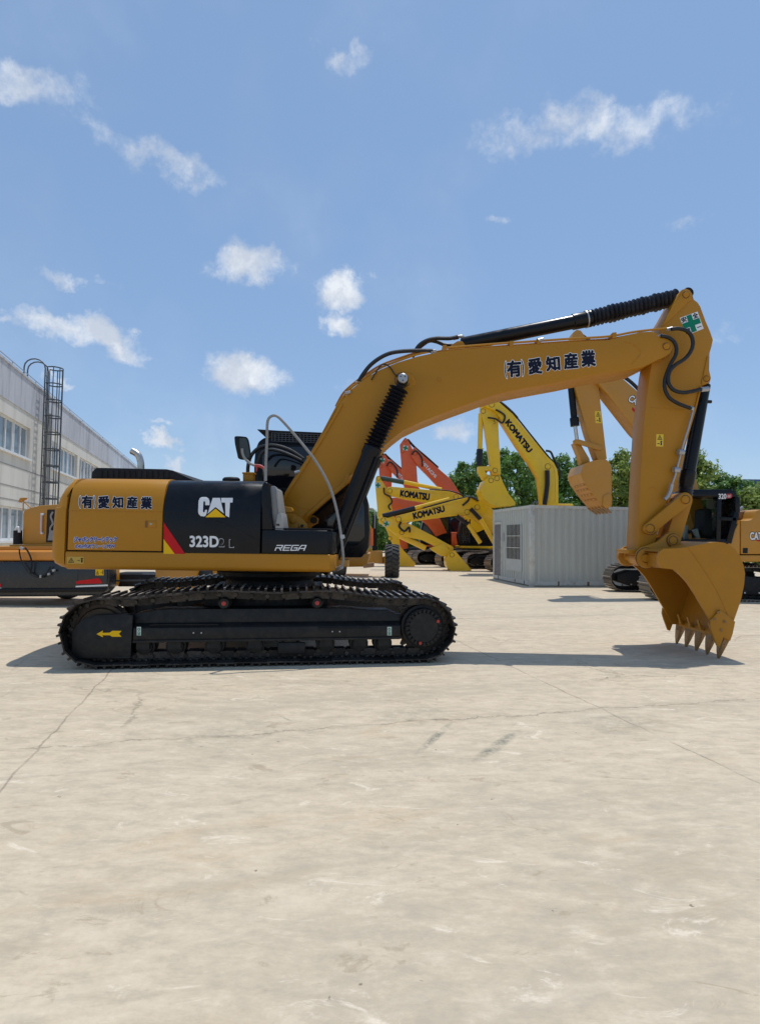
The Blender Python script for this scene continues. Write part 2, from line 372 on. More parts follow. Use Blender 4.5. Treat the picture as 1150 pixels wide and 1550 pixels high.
    dk = mt('MAXIMUM', mt('MULTIPLY', lu, .55), mt('MULTIPLY', mt('MULTIPLY', lv, mt('ADD', mt('MULTIPLY', brk, .75), .2)), .62))
    halo = mt('MULTIPLY', ramp(jv, .0, .10, (1, 1, 1, 1), (0, 0, 0, 1)), ramp(noise(9, 6, .7).outputs['Fac'], .42, .62))
    col = mx(mt('MULTIPLY', halo, .4), col, (0.316, 0.259, 0.184))
    # hairline cracks
    vo = N.new('ShaderNodeTexVoronoi'); vo.feature = 'DISTANCE_TO_EDGE'; vo.inputs['Scale'].default_value = .42
    wa = N.new('ShaderNodeVectorMath'); wa.operation = 'SCALE'; wa.inputs['Scale'].default_value = .5; L.new(noise(1.6, 8, .7).outputs['Color'], wa.inputs[0])
    wb = N.new('ShaderNodeVectorMath'); L.new(geo.outputs['Position'], wb.inputs[0]); L.new(wa.outputs[0], wb.inputs[1]); L.new(wb.outputs[0], vo.inputs['Vector'])
    cr = mt('MULTIPLY', ramp(vo.outputs['Distance'], .001, .007, (1, 1, 1, 1), (0, 0, 0, 1)), ramp(noise(.5, 3, .5).outputs['Fac'], .5, .6))
    dk = mt('MAXIMUM', dk, mt('MULTIPLY', cr, .45))
    col = mx(dk, col, (0.152, 0.116, 0.078))
    # two oily scrape marks and a wet patch, real stains on the slab
    def blotch(p, q, wd):
        a = G(*p); c = G(*q); d = (c - a); ln = d.length; d.normalize(); nn = Vector((-d.y, d.x, 0)); mid_ = (a + c) / 2
        s1 = N.new('ShaderNodeVectorMath'); s1.operation = 'SUBTRACT'; L.new(geo.outputs['Position'], s1.inputs[0]); s1.inputs[1].default_value = mid_
        d1 = N.new('ShaderNodeVectorMath'); d1.operation = 'DOT_PRODUCT'; L.new(s1.outputs[0], d1.inputs[0]); d1.inputs[1].default_value = d * (2 / ln)
        d2 = N.new('ShaderNodeVectorMath'); d2.operation = 'DOT_PRODUCT'; L.new(s1.outputs[0], d2.inputs[0]); d2.inputs[1].default_value = nn * (2 / wd)
        a1, a2 = d1.outputs['Value'], d2.outputs['Value']
        e = mt('SUBTRACT', 1, mt('ADD', mt('MULTIPLY', a1, a1), mt('MULTIPLY', a2, a2)), True)
        return mt('MULTIPLY', e, ramp(noise(9, 9, .75).outputs['Fac'], .40, .60))
    for p, q, wd, st_ in (((626, 1146), (685, 1092), .085, 1.0), ((712, 1157), (788, 1104), .12, 1.0), ((270, 1021), (340, 1022), .07, .8), ((420, 1082), (445, 1094), .03, .5), ((300, 1150), (380, 1080), .9, .25), ((850, 1110), (1010, 1085), .7, .35), ((560, 1090), (690, 1070), .6, .3)):
        col = mx(mt('MULTIPLY', blotch(p, q, wd), st_), col, (0.175, 0.176, 0.131))
    L.new(col, b.inputs['Base Color']); b.inputs['Roughness'].default_value = .82; b.inputs['Specular IOR Level'].default_value = .3
    bp = N.new('ShaderNodeBump'); bp.inputs['Strength'].default_value = .35; bp.inputs['Distance'].default_value = .012
    h = mt('SUBTRACT', mt('ADD', mt('MULTIPLY', fine.outputs['Fac'], .4), mt('MULTIPLY', mid.outputs['Fac'], .9)), mt('MULTIPLY', dk, 1.2))
    L.new(h, bp.inputs['Height']); L.new(bp.outputs[0], b.inputs['Normal'])
    return ma
o = obj('ground', MB().add([(-600, -60, 0), (600, -60, 0), (600, 1500, 0), (-600, 1500, 0)], [(0, 1, 2, 3)]), ground_mat(), None, smooth=False)
tag(o, 'pale cracked concrete yard', 'ground', None, 'structure')
# ================================================================== the big excavator
SW = Vector((-1.52, 8.07, 0))              # swing centre on the ground
YS, YC = 6.82, 8.07                        # right-hand side of the upper works, centre line
EX = thing('hydraulic_excavator', 'large ochre and black crawler excavator side-on in the foreground, bucket teeth on the concrete', 'excavator', SW)

# ---- undercarriage, turned a few degrees from the upper works
TA = R(8.5); TS = Vector((math.cos(TA), math.sin(TA), 0)); TN = Vector((-math.sin(TA), math.cos(TA), 0))
def shoe_track(T, half, parent, mat, mlink, n=49, wid=.60, cz=.405, rp=.355, lift=.085, rollers=(-.5, .57), name='track_belt'):
    """closed crawler belt: plates with three grousers and a double link chain; T(s, t, z) -> world"""
    pts = []
    for i in range(33): pts.append((-half + 2 * half * i / 32, cz - rp))
    for i in range(1, 16): a = -math.pi / 2 + math.pi * i / 16; pts.append((half + rp * math.cos(a), cz + rp * math.sin(a)))
    top = [(half, cz + rp), (half * .78, cz + rp - .008), (half * .55, cz + rp + lift * .55), (rollers[1], cz + rp + lift), ((rollers[0] + rollers[1]) / 2, cz + rp + lift * .72), (rollers[0], cz + rp + lift), (-half * .58, cz + rp + lift * .5), (-half * .8, cz + rp + .0), (-half, cz + rp)]
    pts += spline2(top, 6)[:]
    for i in range(1, 16): a = math.pi / 2 + math.pi * i / 16; pts.append((-half + rp * math.cos(a), cz + rp * math.sin(a)))
    cum = [0]
    for i in range(len(pts)): a, b = pts[i], pts[(i + 1) % len(pts)]; cum.append(cum[-1] + math.hypot(b[0] - a[0], b[1] - a[1]))
    tot = cum[-1]; pitch = tot / n
    def at(d):
        d %= tot
        for i in range(len(pts)):
            if cum[i + 1] >= d:
                a, b = pts[i], pts[(i + 1) % len(pts)]; t = (d - cum[i]) / max(1e-9, cum[i + 1] - cum[i]); return (a[0] + (b[0] - a[0]) * t, a[1] + (b[1] - a[1]) * t)
    mb = MB(); ml = MB(); mb.mi = []
    for k in range(n):
        a, b = at(k * pitch + .003), at((k + 1) * pitch - .003)
        ex = ((b[0] - a[0]), (b[1] - a[1])); l = math.hypot(*ex); ex = (ex[0] / l, ex[1] / l); ez = (ex[1], -ex[0])      # ez points outward
        def L_(u, t, z, a=a, ex=ex, ez=ez): return T(a[0] + ex[0] * u + ez[0] * z, t, a[1] + ex[1] * u + ez[1] * z)
        dz = rng.uniform(-.006, .006)
        mb.box(.0, l + .012, 0, wid, .0 + dz, .016 + dz, L_)
        mb.mi += [0] * 6
        for gu, gh in ((.008, .052), (l * .52, .050)):
            mb.box(gu, gu + .024, .004, wid - .004, .016 + dz, gh + dz, L_); mb.mi += [0, 0, 0, 0, 0, 1]
        # chamfered plate tips
        for t0 in (wid * .34, wid * .60):
            ml.box(.012, l - .012, t0, t0 + .045, -.095, -.002, L_)
            ml.box(-.03, .035, t0 + .008, t0 + .053, -.080, -.012, L_)
            ml.box(l * .25, l * .4, t0 - .035, t0 - .005, -.025, -.001, L_); ml.box(l * .65, l * .8, t0 - .035, t0 - .005, -.025, -.001, L_)
        ml.cyl(L_(.0, wid * .30, -.048), L_(.0, wid * .70, -.048), .024, n=8)
    belt = obj(name, mb, [mat, M_worn], parent, smooth=False)
    obj('link_chain', ml, mlink, belt, smooth=False)
    return belt
HALF = 1.845
def make_undercarriage(side):
    """side=0 near crawler, 1 far crawler"""
    org = SW - TN * 1.49 if side == 0 else SW + TN * .89
    org = Vector((org.x, org.y, 0)) + TS * .03
    fl = (lambda t: t) if side == 0 else (lambda t: .6 - t)
    def T(s, t, z): return org + TS * s + TN * fl(t) + Vector((0, 0, z))
    tr = obj('crawler_track', MB()
             .prism([T(s, .17, z) for s, z in ((-1.47, .28), (1.50, .28), (1.56, .33), (1.56, .545), (1.44, .60), (1.20, .605), (.9, .63), (-1.2, .63), (-1.47, .58))], (T(0, .46, 0) - T(0, .17, 0)))
             .box(-1.47, 1.56, .10, .17, .298, .43, T)
             .prism([T(-1.47, .10, .43), T(1.56, .10, .43), T(1.56, .17, .475), T(-1.47, .17, .475)], TS * .001)
             .prism([T(-1.47, .10, .431), T(-1.47, .17, .48), T(-1.47, .17, .431)], TS * 3.03)
             .box(-1.47, 1.56, .085, .45, .272, .296, T), M_frame, EX, bevel=.008)
    shoe_track(T, HALF, tr, M_shoe, M_shoe, n=52)
    g = MB().prism([T(s, .09, z) for s, z in ((-2.11, .11), (-1.49, .10), (-1.48, .57), (-1.55, .595), (-1.88, .58), (-2.02, .53), (-2.11, .41))], TN * (.03 if side == 0 else -.03))
    g.prism([T(s, .40, z) for s, z in ((-2.07, .10), (-1.49, .09), (-1.48, .55), (-1.86, .56), (-2.07, .40))], TN * (.03 if side == 0 else -.03))
    g.box(-1.66, -1.49, .085, .42, .10, .125, T)
    obj('idler_guard', g, M_frame, tr, bevel=.006)
    idl = MB().lathe(T(-HALF, .16, .405), T(-HALF, .42, .405), [(0, .12), (.02, .235), (.12, .25), (.14, .285), (.86, .285), (.88, .25), (.98, .235), (1, .12)], 40)
    obj('idler_wheel', idl, pm('rusty_idler', (.05, .035, .022), .55, metal=.3, var=.3, scale=6, dirt=(.12, .07, .035), dirt_amt=.5), tr)
    spr = MB(); prof = []
    for i in range(21 * 4):
        a = 2 * math.pi * i / 84; r = (.335, .335, .285, .285)[i % 4]; prof.append((HALF + r * math.cos(a), .405 + r * math.sin(a)))
    spr.prism([T(s, .27, z) for s, z in prof], T(0, .33, 0) - T(0, .27, 0))
    obj('sprocket', spr, M_shoe, tr, smooth=False)
    fd = MB().lathe(T(HALF, .075, .405), T(HALF, .27, .405), [(0, .16), (.0, .175), (.10, .185), (.12, .225), (.42, .232), (.45, .262), (1, .262)], 44)
    for i in range(24):
        a = 2 * math.pi * i / 24; ca, sa = math.cos(a), math.sin(a)
        def B(u, t, z, ca=ca, sa=sa): return T(HALF + u * ca - z * sa, t, .405 + u * sa + z * ca)
        fd.box(.178, .218, .066, .10, -.013, .013, B)
    fdo = obj('final_drive', fd, M_frame, tr, bevel=.0)
    for a in (25, -105):
        c = (HALF + .185 * math.cos(R(a)), .405 + .185 * math.sin(R(a)))
        obj('drain_plug', MB().cyl(T(c[0], .045, c[1]), T(c[0], .07, c[1]), .019, n=12), M_redp, fdo)
    for s in (-1.37, -1.03, -.60, -.14, .26, .68, 1.08, 1.37):
        ro = MB().lathe(T(s, .17, .205), T(s, .45, .205), [(0, .05), (.02, .085), (.14, .09), (.16, .112), (.24, .112), (.26, .085), (.74, .085), (.76, .112), (.84, .112), (.86, .09), (.98, .085), (1, .05)], 20)
        ro.box(s - .07, s + .07, .12, .168, .19, .27, T)
        obj('bottom_roller', ro, M_frame, tr)
    obj('track_guard', MB().box(.12, .44, .095, .14, .11, .25, T), M_frame, tr, bevel=.02)
    for s in (-.5, .57):
        ca = MB().lathe(T(s, .13, .70), T(s, .45, .70), [(0, .03), (0, .055), (.06, .068), (.25, .068), (.3, .08), (1, .08)], 22); ca.box(s - .05, s + .05, .28, .40, .60, .68, T)
        co = obj('carrier_roller', ca, M_frame, tr)
        obj('roller_plug', MB().lathe(T(s, .118, .70), T(s, .13, .70), [(0, .017), (.3, .026), (1, .028)], 14), M_redp, co)
    if side == 0:
        TF = lambda x, y: PP(x, y, T(0, .0865, .3), TN)
        decal('arrow_mark', [[(146, 960), (156, 954.5), (155, 958), (166, 957.8), (170, 955), (184, 955), (180, 959.5), (184, 964), (170, 964), (166, 961.8), (155, 961.8), (156, 965)]], TF, M_ylv, tr)
        T2 = lambda x, y: PP(x, y, T(0, .097, .3), TN); T3 = lambda x, y: PP(x, y, T(0, .094, .3), TN)
        for x in (207, 586):
            pl = decal('tie_down_label', [[(x, 949), (x + 6.5, 949), (x + 6.5, 962), (x, 962)]], T2, M_palegrn, tr)
            def ringp(cx, cy, r0, r1): return [[(cx + r * math.cos(2 * math.pi * (i + q) / 12), cy + r * math.sin(2 * math.pi * (i + q) / 12)) for r, q in ((r1, 0), (r1, 1), (r0, 1), (r0, 0))] for i in range(12)]
            decal('tie_down_symbol', ringp(x + 3.2, 952.8, 1.1, 2.1) + ringp(x + 3.2, 958, 1.1, 2.0) + [[(x + 1.2, 960.2), (x + 5.4, 960.2), (x + 5.4, 961), (x + 1.2, 961)]], T3, M_green, pl)
        for x, y in ((293, 958), (305, 958), (503, 956), (514, 956)):
            obj('frame_bolt', MB().cyl(T2(x, y), T2(x, y) - TN * .012, .009, n=8), M_silver, tr)
        b = MB()
        b.tube([T(.60, .085, .415), T(.62, .055, .415), T(.9, .05, .418), T(1.16, .055, .415), T(1.18, .085, .415)], .008, 8)
        b.tube([T(-1.30, .095, .465), T(-1.2, .09, .47), T(-.9, .09, .468), T(-.55, .095, .465)], .006, 6)
        obj('frame_rail', b, M_frame, tr)
    return tr
make_undercarriage(0); make_undercarriage(1)
def TC(s, t, z): return SW + TS * s + TN * t + Vector((0, 0, z))
cb = MB().box(-.75, .75, -.95, .95, .42, .80, TC)
for sx in (-1, 1):
    for sy in (-1, 1):
        cb.prism([TC(sx * .55, sy * .5, .40), TC(sx * 1.15, sy * 1.16, .28), TC(sx * .55, sy * 1.16, .28), TC(sx * .2, sy * .5, .40)], (0, 0, .30))
cb.cyl(TC(0, 0, .80), TC(0, 0, .93), .62, .58, 40)
obj('carbody', cb, M_frame, EX, bevel=.01)
obj('swing_bearing', MB().lathe(SW + Vector((0, 0, .9)), SW + Vector((0, 0, 1.075)), [(0, .62), (.3, .66), (.32, .72), (.6, .72), (.62, .66), (1, .66)], 48), M_blkm, EX)

# ---- upper works
INS = [(1.0, .06), (1.06, .045), (1.085, .012), (1.12, 0), (1.775, 0), (1.79, .004), (1.83, .010), (1.92, .030), (2.02, .065), (2.09, .11), (2.135, .165), (2.16, .23), (2.172, .32), (2.175, .42)]
def inset(z):
    if z <= INS[0][0]: return INS[0][1]
    for (a, b), (c, d) in zip(INS, INS[1:]):
        if z <= c: return b + (d - b) * (z - a) / (c - a)
    return INS[-1][1]
def BS(eps=0.0):
    def f(px, py):
        y = YS
        for _ in range(8): p = P(px, py, y); y = YS + inset(p.z)
        return P(px, py, y - eps)
    return f
def bx(px): return P(px, 800, YS).x
def side_slab(z0, z1, xa, xb, din=.0, ztop=0.0, far=9.3):
    zs = [z0] + [z for z, _ in INS if z0 < z < z1] + [z1]
    pts = [(xa, YS + din + inset(z), z - (ztop if z > 2.0 else 0)) for z in zs]
    pts += [(xa, far - din - inset(z), z - (ztop if z > 2.0 else 0)) for z in reversed(zs)]
    return MB().prism(pts, (xb - xa, 0, 0))
XR = -4.10
# counterweight: plan outline lofted up the height
def cw():
    mb = MB(); levels = [(1.06, .17, .10), (1.085, .09, .05), (1.13, .03, .012), (1.20, .0, 0), (1.5, .0, 0), (1.765, .015, 0), (1.79, .02, .004), (1.80, .035, .008), (1.92, .06, .030), (2.02, .095, .065), (2.09, .13, .11), (2.135, .165, .165), (2.16, .20, .23), (2.172, .24, .32), (2.175, .30, .42)]
    rows = []
    xf = bx(98.5)
    for z, e, s in levels:
        pr = []
        y0 = YS + s; y1 = 9.32 - s; xr = XR + e; rad = .20
        pr.append((xf, y0, z))
        for i in range(9):
            a = math.pi / 2 * i / 8; pr.append((xr + .10 + rad - rad * math.sin(a), y0 + .42 - .42 * math.cos(a), z))
        for i in range(1, 12):
            t = i / 12; y = (y0 + .42) * (1 - t) + (y1 - .42) * t; pr.append((xr + .10 - .10 * math.sin(math.pi * t), y, z))
        for i in range(9):
            a = math.pi / 2 * (1 - i / 8); pr.append((xr + .10 + rad - rad * math.sin(a), y1 - .42 + .42 * math.cos(a), z))
        pr.append((xf, y1, z)); rows.append(pr)
    n = len(rows[0]); mb.grid(rows, closed=True); mb.f.append(tuple(range(n - 1, -1, -1))); k = (len(rows) - 1) * n; mb.f.append(tuple(range(k, k + n)))
    return mb
obj('counterweight', cw(), M_yel, EX, ang=28)
obj('inner_structure', side_slab(1.10, 2.16, bx(95), bx(393), .05), M_gap, EX, smooth=False)
door = obj('side_door', side_slab(1.288, 2.175, bx(103.0), bx(245.2)), M_yel, EX, bevel=.007)
panel = obj('side_panel', side_slab(1.268, 2.172, bx(247.0), bx(394.0), ztop=.012), M_blk, EX, bevel=.009)
skirt = MB(); zs = [(1.06, .05), (1.075, .022), (1.10, .004), (1.13, 0), (1.255, 0), (1.272, .008)]
skirt.prism([(bx(100.5), YS - .004 + b, a) for a, b in zs] + [(bx(100.5), 9.3 - b, a) for a, b in reversed(zs)], (bx(500) - bx(100.5), 0, 0))
xe = bx(500)
skirt.prism([(xe - .002, YS + .006, 1.262), (xe + .055, YS + .10, 1.262), (xe + .055, 7.75, 1.262), (xe - .002, 7.75, 1.262)], (0, 0, -.185))
obj('frame_skirt', skirt, M_yel, EX, bevel=.008)
# crease over the black panel, door seam
cr = MB().tube([BS(.0)(x, y) for x, y in ((248, 776.5), (268, 776.5), (290, 778.5), (315, 784), (340, 793), (365, 804), (393.5, 819))], .005, 6)
obj('panel_crease', cr, M_blk, panel)
obj('door_seam', MB().tube([BS(.0)(x, 773.2 + (x - 104) * .012) for x in (104, 130, 160, 200, 245)], .0045, 6), M_yel, door)
h = MB(); hs = lambda x, y: BS(-.004)(x, y)
obj('door_handle', MB().prism([BS(.004)(x, y) for x, y in ((219, 788), (237, 788), (237, 799), (219, 799))], (0, .02, 0)), M_yel, door, bevel=.003)
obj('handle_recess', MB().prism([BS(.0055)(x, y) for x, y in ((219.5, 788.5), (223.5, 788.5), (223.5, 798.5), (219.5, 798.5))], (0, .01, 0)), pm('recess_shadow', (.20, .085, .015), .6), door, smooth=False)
obj('handle_latch', MB().prism([BS(.009)(x, y) for x, y in ((224.5, 789.3), (235.6, 789.3), (235.6, 798), (224.5, 798))], (0, .012, 0)), M_yel, door, bevel=.003)
obj('door_lock', MB().cyl(BS(.013)(228.3, 793.3), BS(.004)(228.3, 793.3), .012, n=12), M_silver, door)
CJK = '(有)愛知産業'
def comp_letters(par, boxes, Y=None, surf=None, sh=0):
    for ch, TL, TR, BL in boxes:
        th = ch in '()'
        lettering('lettering', ch, TL, TR, BL, Y, M_navy, par, offset=.012 if th else .045, outline=.078, shear=sh, surf=surf)
comp_letters(door, [('(', (119.4, 751), (122, 751), (119.4, 768.5)), ('有', (124, 750.5), (140, 750.5), (124, 768.6)), (')', (142, 750.8), (144.6, 750.8), (142, 769)),
                    ('愛', (149, 751.2), (165, 751.2), (149, 769)), ('知', (170.5, 752), (186, 752), (170.5, 768.6)), ('産', (192, 751.8), (207.6, 751.8), (192, 769.2)), ('業', (213.5, 752.6), (229.6, 752.6), (213.5, 770))], surf=BS)
lettering('lettering', 'ジャパンクリーンテック', (112, 813), (176.5, 813), (112, 820.5), None, M_blue, door, offset=.055, outline=.13, surf=BS, shear=.15)
lettering('lettering', '0.45㎥GPクレーン付W', (114, 823.4), (173.5, 823.4), (114, 829.8), None, M_blue, door, offset=.04, outline=.12, surf=BS)
sk = lambda e: (lambda x, y: P(x, y, YS - .004 - e))
def warn(parent, TL, TR, BL, surf2, wide=True, base=None):
    """yellow warning label: triangle with mark, figure beside it"""
    q = lambda e: quad(TL, TR, BL, surf2(e))
    def dc(nm, ps, e, mt): return decal(nm, [[(u, v) for u, v in p] for p in ps], lambda u, v: q(e)(u, v), mt, parent)
    s = dc('warning_label', [[(0, 0), (1, 0), (1, 1), (0, 1)]], .003, base or M_sig)
    if wide: tri = [(.06, .15), (.24, .85), (.42, .15)]; fig = (.5, 1)
    else: tri = [(.15, .55), (.5, .95), (.85, .55)]; fig = (0, .5)
    def inner(p, k): cx = sum(a for a, b in p) / 3; cy = sum(b for a, b in p) / 3; return [(cx + (a - cx) * k, cy + (b - cy) * k) for a, b in p]
    i2 = inner(tri, .68)
    ps = [[tri[i], tri[(i + 1) % 3], i2[(i + 1) % 3], i2[i]] for i in range(3)]
    cx = sum(a for a, b in tri) / 3; cy = sum(b for a, b in tri) / 3; a = .02 if wide else .05; b_ = .14 if wide else .07
    ps.append([(cx - a, cy - b_), (cx + a, cy - b_), (cx + a, cy + b_), (cx - a, cy + b_)])
    if wide: ps += [[(.62, .42), (.76, .42), (.76, .5), (.62, .5)], [(.83, .2), (.92, .2), (.92, .62), (.83, .62)], [(.81, .66), (.94, .66), (.94, .82), (.81, .82)]]
    else: ps += [[(.2, .2), (.5, .2), (.5, .26), (.2, .26)], [(.62, .1), (.8, .1), (.8, .34), (.62, .34)], [(.6, .36), (.82, .36), (.82, .46), (.6, .46)]]
    dc('warning_symbol', ps, .005, M_blkm)
sk_o = [o for o in EX.children if o.name.startswith('frame_skirt')][0]
warn(sk_o, (101.5, 842.5), (127, 842.8), (101.5, 853.3), sk, True, pm('aged_label', (.52, .33, .05), .5))
# red and yellow flash, wordmark, model number
decal('red_flash', [[(247.6, 790.5), (280.4, 838.6), (264.5, 838.6), (247.6, 815.7)]], BS(.003), M_red, panel)
decal('yellow_flash', [[(247.6, 815.9), (264.4, 838.6), (247.6, 838.6)]], BS(.0032), M_ylv, panel)
def zo(x, y): return (90 + x / 4.26, 690 + y / 4.26)
Cpl = [(930, 265), (948, 266), (962, 276), (968, 292), (968, 318), (940, 318), (940, 296), (934, 291), (928, 297), (925, 358), (930, 366), (936, 362), (940, 348), (952, 348), (949, 372), (940, 388), (930, 391), (910, 388), (897, 374), (894, 358), (897, 290), (904, 274), (916, 266)]
wm_a = [[zo(*p) for p in Cpl], [zo(*p) for p in ((1042, 271), (1118, 271), (1116, 301), (1099, 301), (1094, 397), (1070, 384), (1068, 301), (1045, 301))]]
wm_b = [[zo(*p) for p in ((988, 271), (1035, 271), (1060, 372), (1006, 330), (955, 374))]]
decal('wordmark', wm_a[:1], BS(.0085), M_white, panel); decal('wordmark', wm_a[1:], BS(.0085), M_white, panel); decal('wordmark', wm_b, BS(.009), M_white, panel)
decal('wordmark_triangle', [[zo(940, 396), zo(1006, 340), zo(1072, 396)]], BS(.0095), M_ylv, panel)
lettering('model_number', '323D', (287.5, 811.5), (330.5, 812), (287.5, 827.5), None, M_white, panel, offset=.032, surf=BS)
lettering('model_number_outline', '2', (331.5, 815), (339.5, 815), (331.5, 828), None, pm('faded_vinyl', (.42, .42, .43), .5), panel, offset=.018, surf=BS)
lettering('model_number', '2', (332.1, 815.8), (338.8, 815.8), (332.1, 827.2), None, M_blk, panel, offset=.004, surf=BS, eps=.006)
lettering('model_number_outline', 'L', (347, 816.5), (354, 816.5), (347, 829), None, pm('faded_vinyl', (.42, .42, .43), .5), panel, offset=.018, surf=BS)
lettering('model_number', 'L', (347.7, 817.3), (353.2, 817.3), (347.7, 828.2), None, M_blk, panel, offset=.004, surf=BS, eps=.006)

# hood, exhaust, tank column, toolbox
hz = 2.17
hx0, hx1 = P(136, 715, 7.35).x, P(262, 715, 7.35).x
hp = [(hx0, hz - .03), (hx0 + .01, hz + .11), (hx0 + .06, hz + .168), (hx1 - .10, hz + .16), (hx1 - .02, hz + .145), (hx1 + .20, hz + .05), (hx1 + .36, hz - .01), (hx1 + .40, hz - .03)]
hood = obj('engine_hood', MB().prism([(x, 7.38, z) for x, z in hp], (0, 1.45, 0)), M_blkm, EX, bevel=.02, seg=3)
for i in range(15):
    x = hx0 + .10 + i * .072
    if x > hx1 - .1: break
    obj('vent_slot', MB().prism([(x, 7.372, hz + .035), (x + .045, 7.372, hz + .035), (x + .040, 7.372, hz + .135), (x + .006, 7.372, hz + .135)], (0, .02, 0)), pm('vent_black', (.003, .003, .003), .7), hood, smooth=False)
ep = [P(213.5, 724, 7.62), P(213.5, 712, 7.62), P(213, 700, 7.62), P(210, 690, 7.62), P(204.5, 685, 7.62), P(199.5, 682.5, 7.62)]
ex = obj('exhaust_pipe', MB().tube(ep, .044, 18), pm('weathered_steel', (.52, .49, .44), .34, metal=.9, var=.2, scale=14, dirt=(.25, .18, .12), dirt_amt=.5), EX)
obj('exhaust_opening', MB().cyl(P(199.45, 682.48, 7.62), P(199.0, 682.2, 7.62), .038, .036, n=18), M_gap, ex)
obj('exhaust_collar', MB().lathe(P(213.5, 726, 7.62), P(213.5, 717, 7.62), [(0, .065), (.6, .065), (.65, .052), (1, .052)], 18), M_blkm, ex)
obj('fuel_cap', MB().lathe(P(350, 728, 7.3), P(350, 722, 7.3), [(0, .11), (.5, .11), (.85, .09), (1, .03)], 22), M_blkm, EX)
obj('filler_post', MB().poly([(367.5, 716.5), (383, 716.5), (383, 728), (367.5, 728)], 7.3, .12).poly([(366.3, 714.6), (384.2, 714.6), (384.2, 717), (366.3, 717)], 7.285, .15), M_yel, EX, bevel=.005)
tk = [(395.6, 802.5), (395.2, 760), (395.6, 737), (398, 731), (402, 729), (406, 731.5), (408, 745), (410.5, 780), (413.5, 802.5)]
obj('tank_column', MB().poly(tk, YS + .015, .85), M_blk, EX, bevel=.018, seg=3)
gs = MB().poly([(409, 741), (410, 736), (415, 735.5), (418.8, 738), (421.5, 770), (423, 803), (415, 803), (411, 770)], YS + .10, .04)
gs.poly([(417, 738), (420, 741), (429, 803), (424, 803)], YS + .06, .35)
gs.poly([(420, 778), (425.4, 776), (429.4, 803.5), (416, 803.5)], YS + .03, .4)
gp = obj('grey_step', gs, M_grey, EX, bevel=.004)
obj('step_slot', MB().poly([(418, 793), (422.6, 793), (423, 796), (418.4, 796)], YS + .027, .02), M_gap, gp, smooth=False)
tb = obj('tool_box', MB().box(bx(396.3), bx(497.5), YS + .002, 7.72, 1.274, 1.555).prism([(bx(497.3), YS + .003, 1.276), (bx(505.5), YS + .10, 1.276), (bx(505.5), YS + .10, 1.54), (bx(497.3), YS + .003, 1.553)], (0, .8, 0)), M_blk, EX, bevel=.014, seg=3)
obj('box_lid', MB().box(bx(397), bx(501), YS + .03, 7.7, 1.558, 1.582), M_blk, tb, bevel=.008)
def strokes(name, letters, f, wd, mat, parent):
    mb = MB(); k = 0
    for x0, lines in letters:
        for ln in lines:
            for (a, b_), (c, d_) in zip(ln, ln[1:]):
                l = math.hypot(c - a, d_ - b_); ux, uy = (c - a) / l * wd * .5, (d_ - b_) / l * wd * .5
                q = [(a - ux - uy, b_ - uy + ux), (c + ux - uy, d_ + uy + ux), (c + ux + uy, d_ + uy - ux), (a - ux + uy, b_ - uy - ux)]
                mb.add([f(x0 + u, v) - Vector((0, k * .0001, 0)) for u, v in q], [(0, 1, 2, 3)]); k += 1
    return obj(name, mb, mat, parent, smooth=False, fixn=False)
def fr(u, v): return P(415.5 + u * 10.4 + v * 3.2, 833.4 - v * 8.2, YS - .002)
strokes('lettering', [(0, [[(.08, .05), (.08, .55)], [(.08, .95), (.9, .95), (.9, .5), (.08, .5)], [(.55, .5), (.9, .05)]]), (1.12, [[(.95, .95), (.1, .95), (.1, .05), (.92, .05)], [(.1, .5), (.85, .5)]]),
        (2.24, [[(.95, .95), (.1, .95), (.1, .05), (.92, .05), (.92, .5), (.5, .5)]]), (3.36, [[(.06, .05), (.1, .5), (.3, .95), (.92, .95), (.92, .05)], [(.12, .38), (.92, .38)]])], fr, .17, M_white, tb)
# boom foot brackets
brp = [(424, 775), (445, 778), (458, 786), (465, 794), (465, 812), (424, 815)]
brk = obj('boom_bracket', MB().poly(brp, 7.62, .06).cyl(P(444, 787, 7.60), P(444, 787, 7.64), .045, n=18).cyl(P(456, 796, 7.60), P(456, 796, 7.64), .035, n=18), M_yel, EX, bevel=.006)
obj('boom_bracket', MB().poly([(452, 781), (475, 780), (482, 785), (481, 792), (472, 797), (462, 812), (445, 812)], 8.42, .06), M_yel, EX, bevel=.006)
obj('step_bracket', MB().poly([(410, 766), (420, 765), (441, 768), (443, 773), (441, 776), (420, 775), (411, 775)], 7.35, .12), M_yel, EX, bevel=.006)
seam_q = [(473, 787), (475, 785)]
obj('bracket_hole', MB().cyl(P(475, 787.5, 8.414), P(475, 787.5, 8.43), .05, n=16), M_gap, brk)
obj('bracket_hole', MB().cyl(P(457, 796, 7.594), P(457, 796, 7.61), .022, n=12), M_gap, brk)
obj('front_deck', MB().box(-1.05, -.55, 7.76, 8.40, 1.08, 1.24).box(-.6, -.40, 7.3, 7.74, 1.10, 1.19), M_yel_far, EX, bevel=.01)

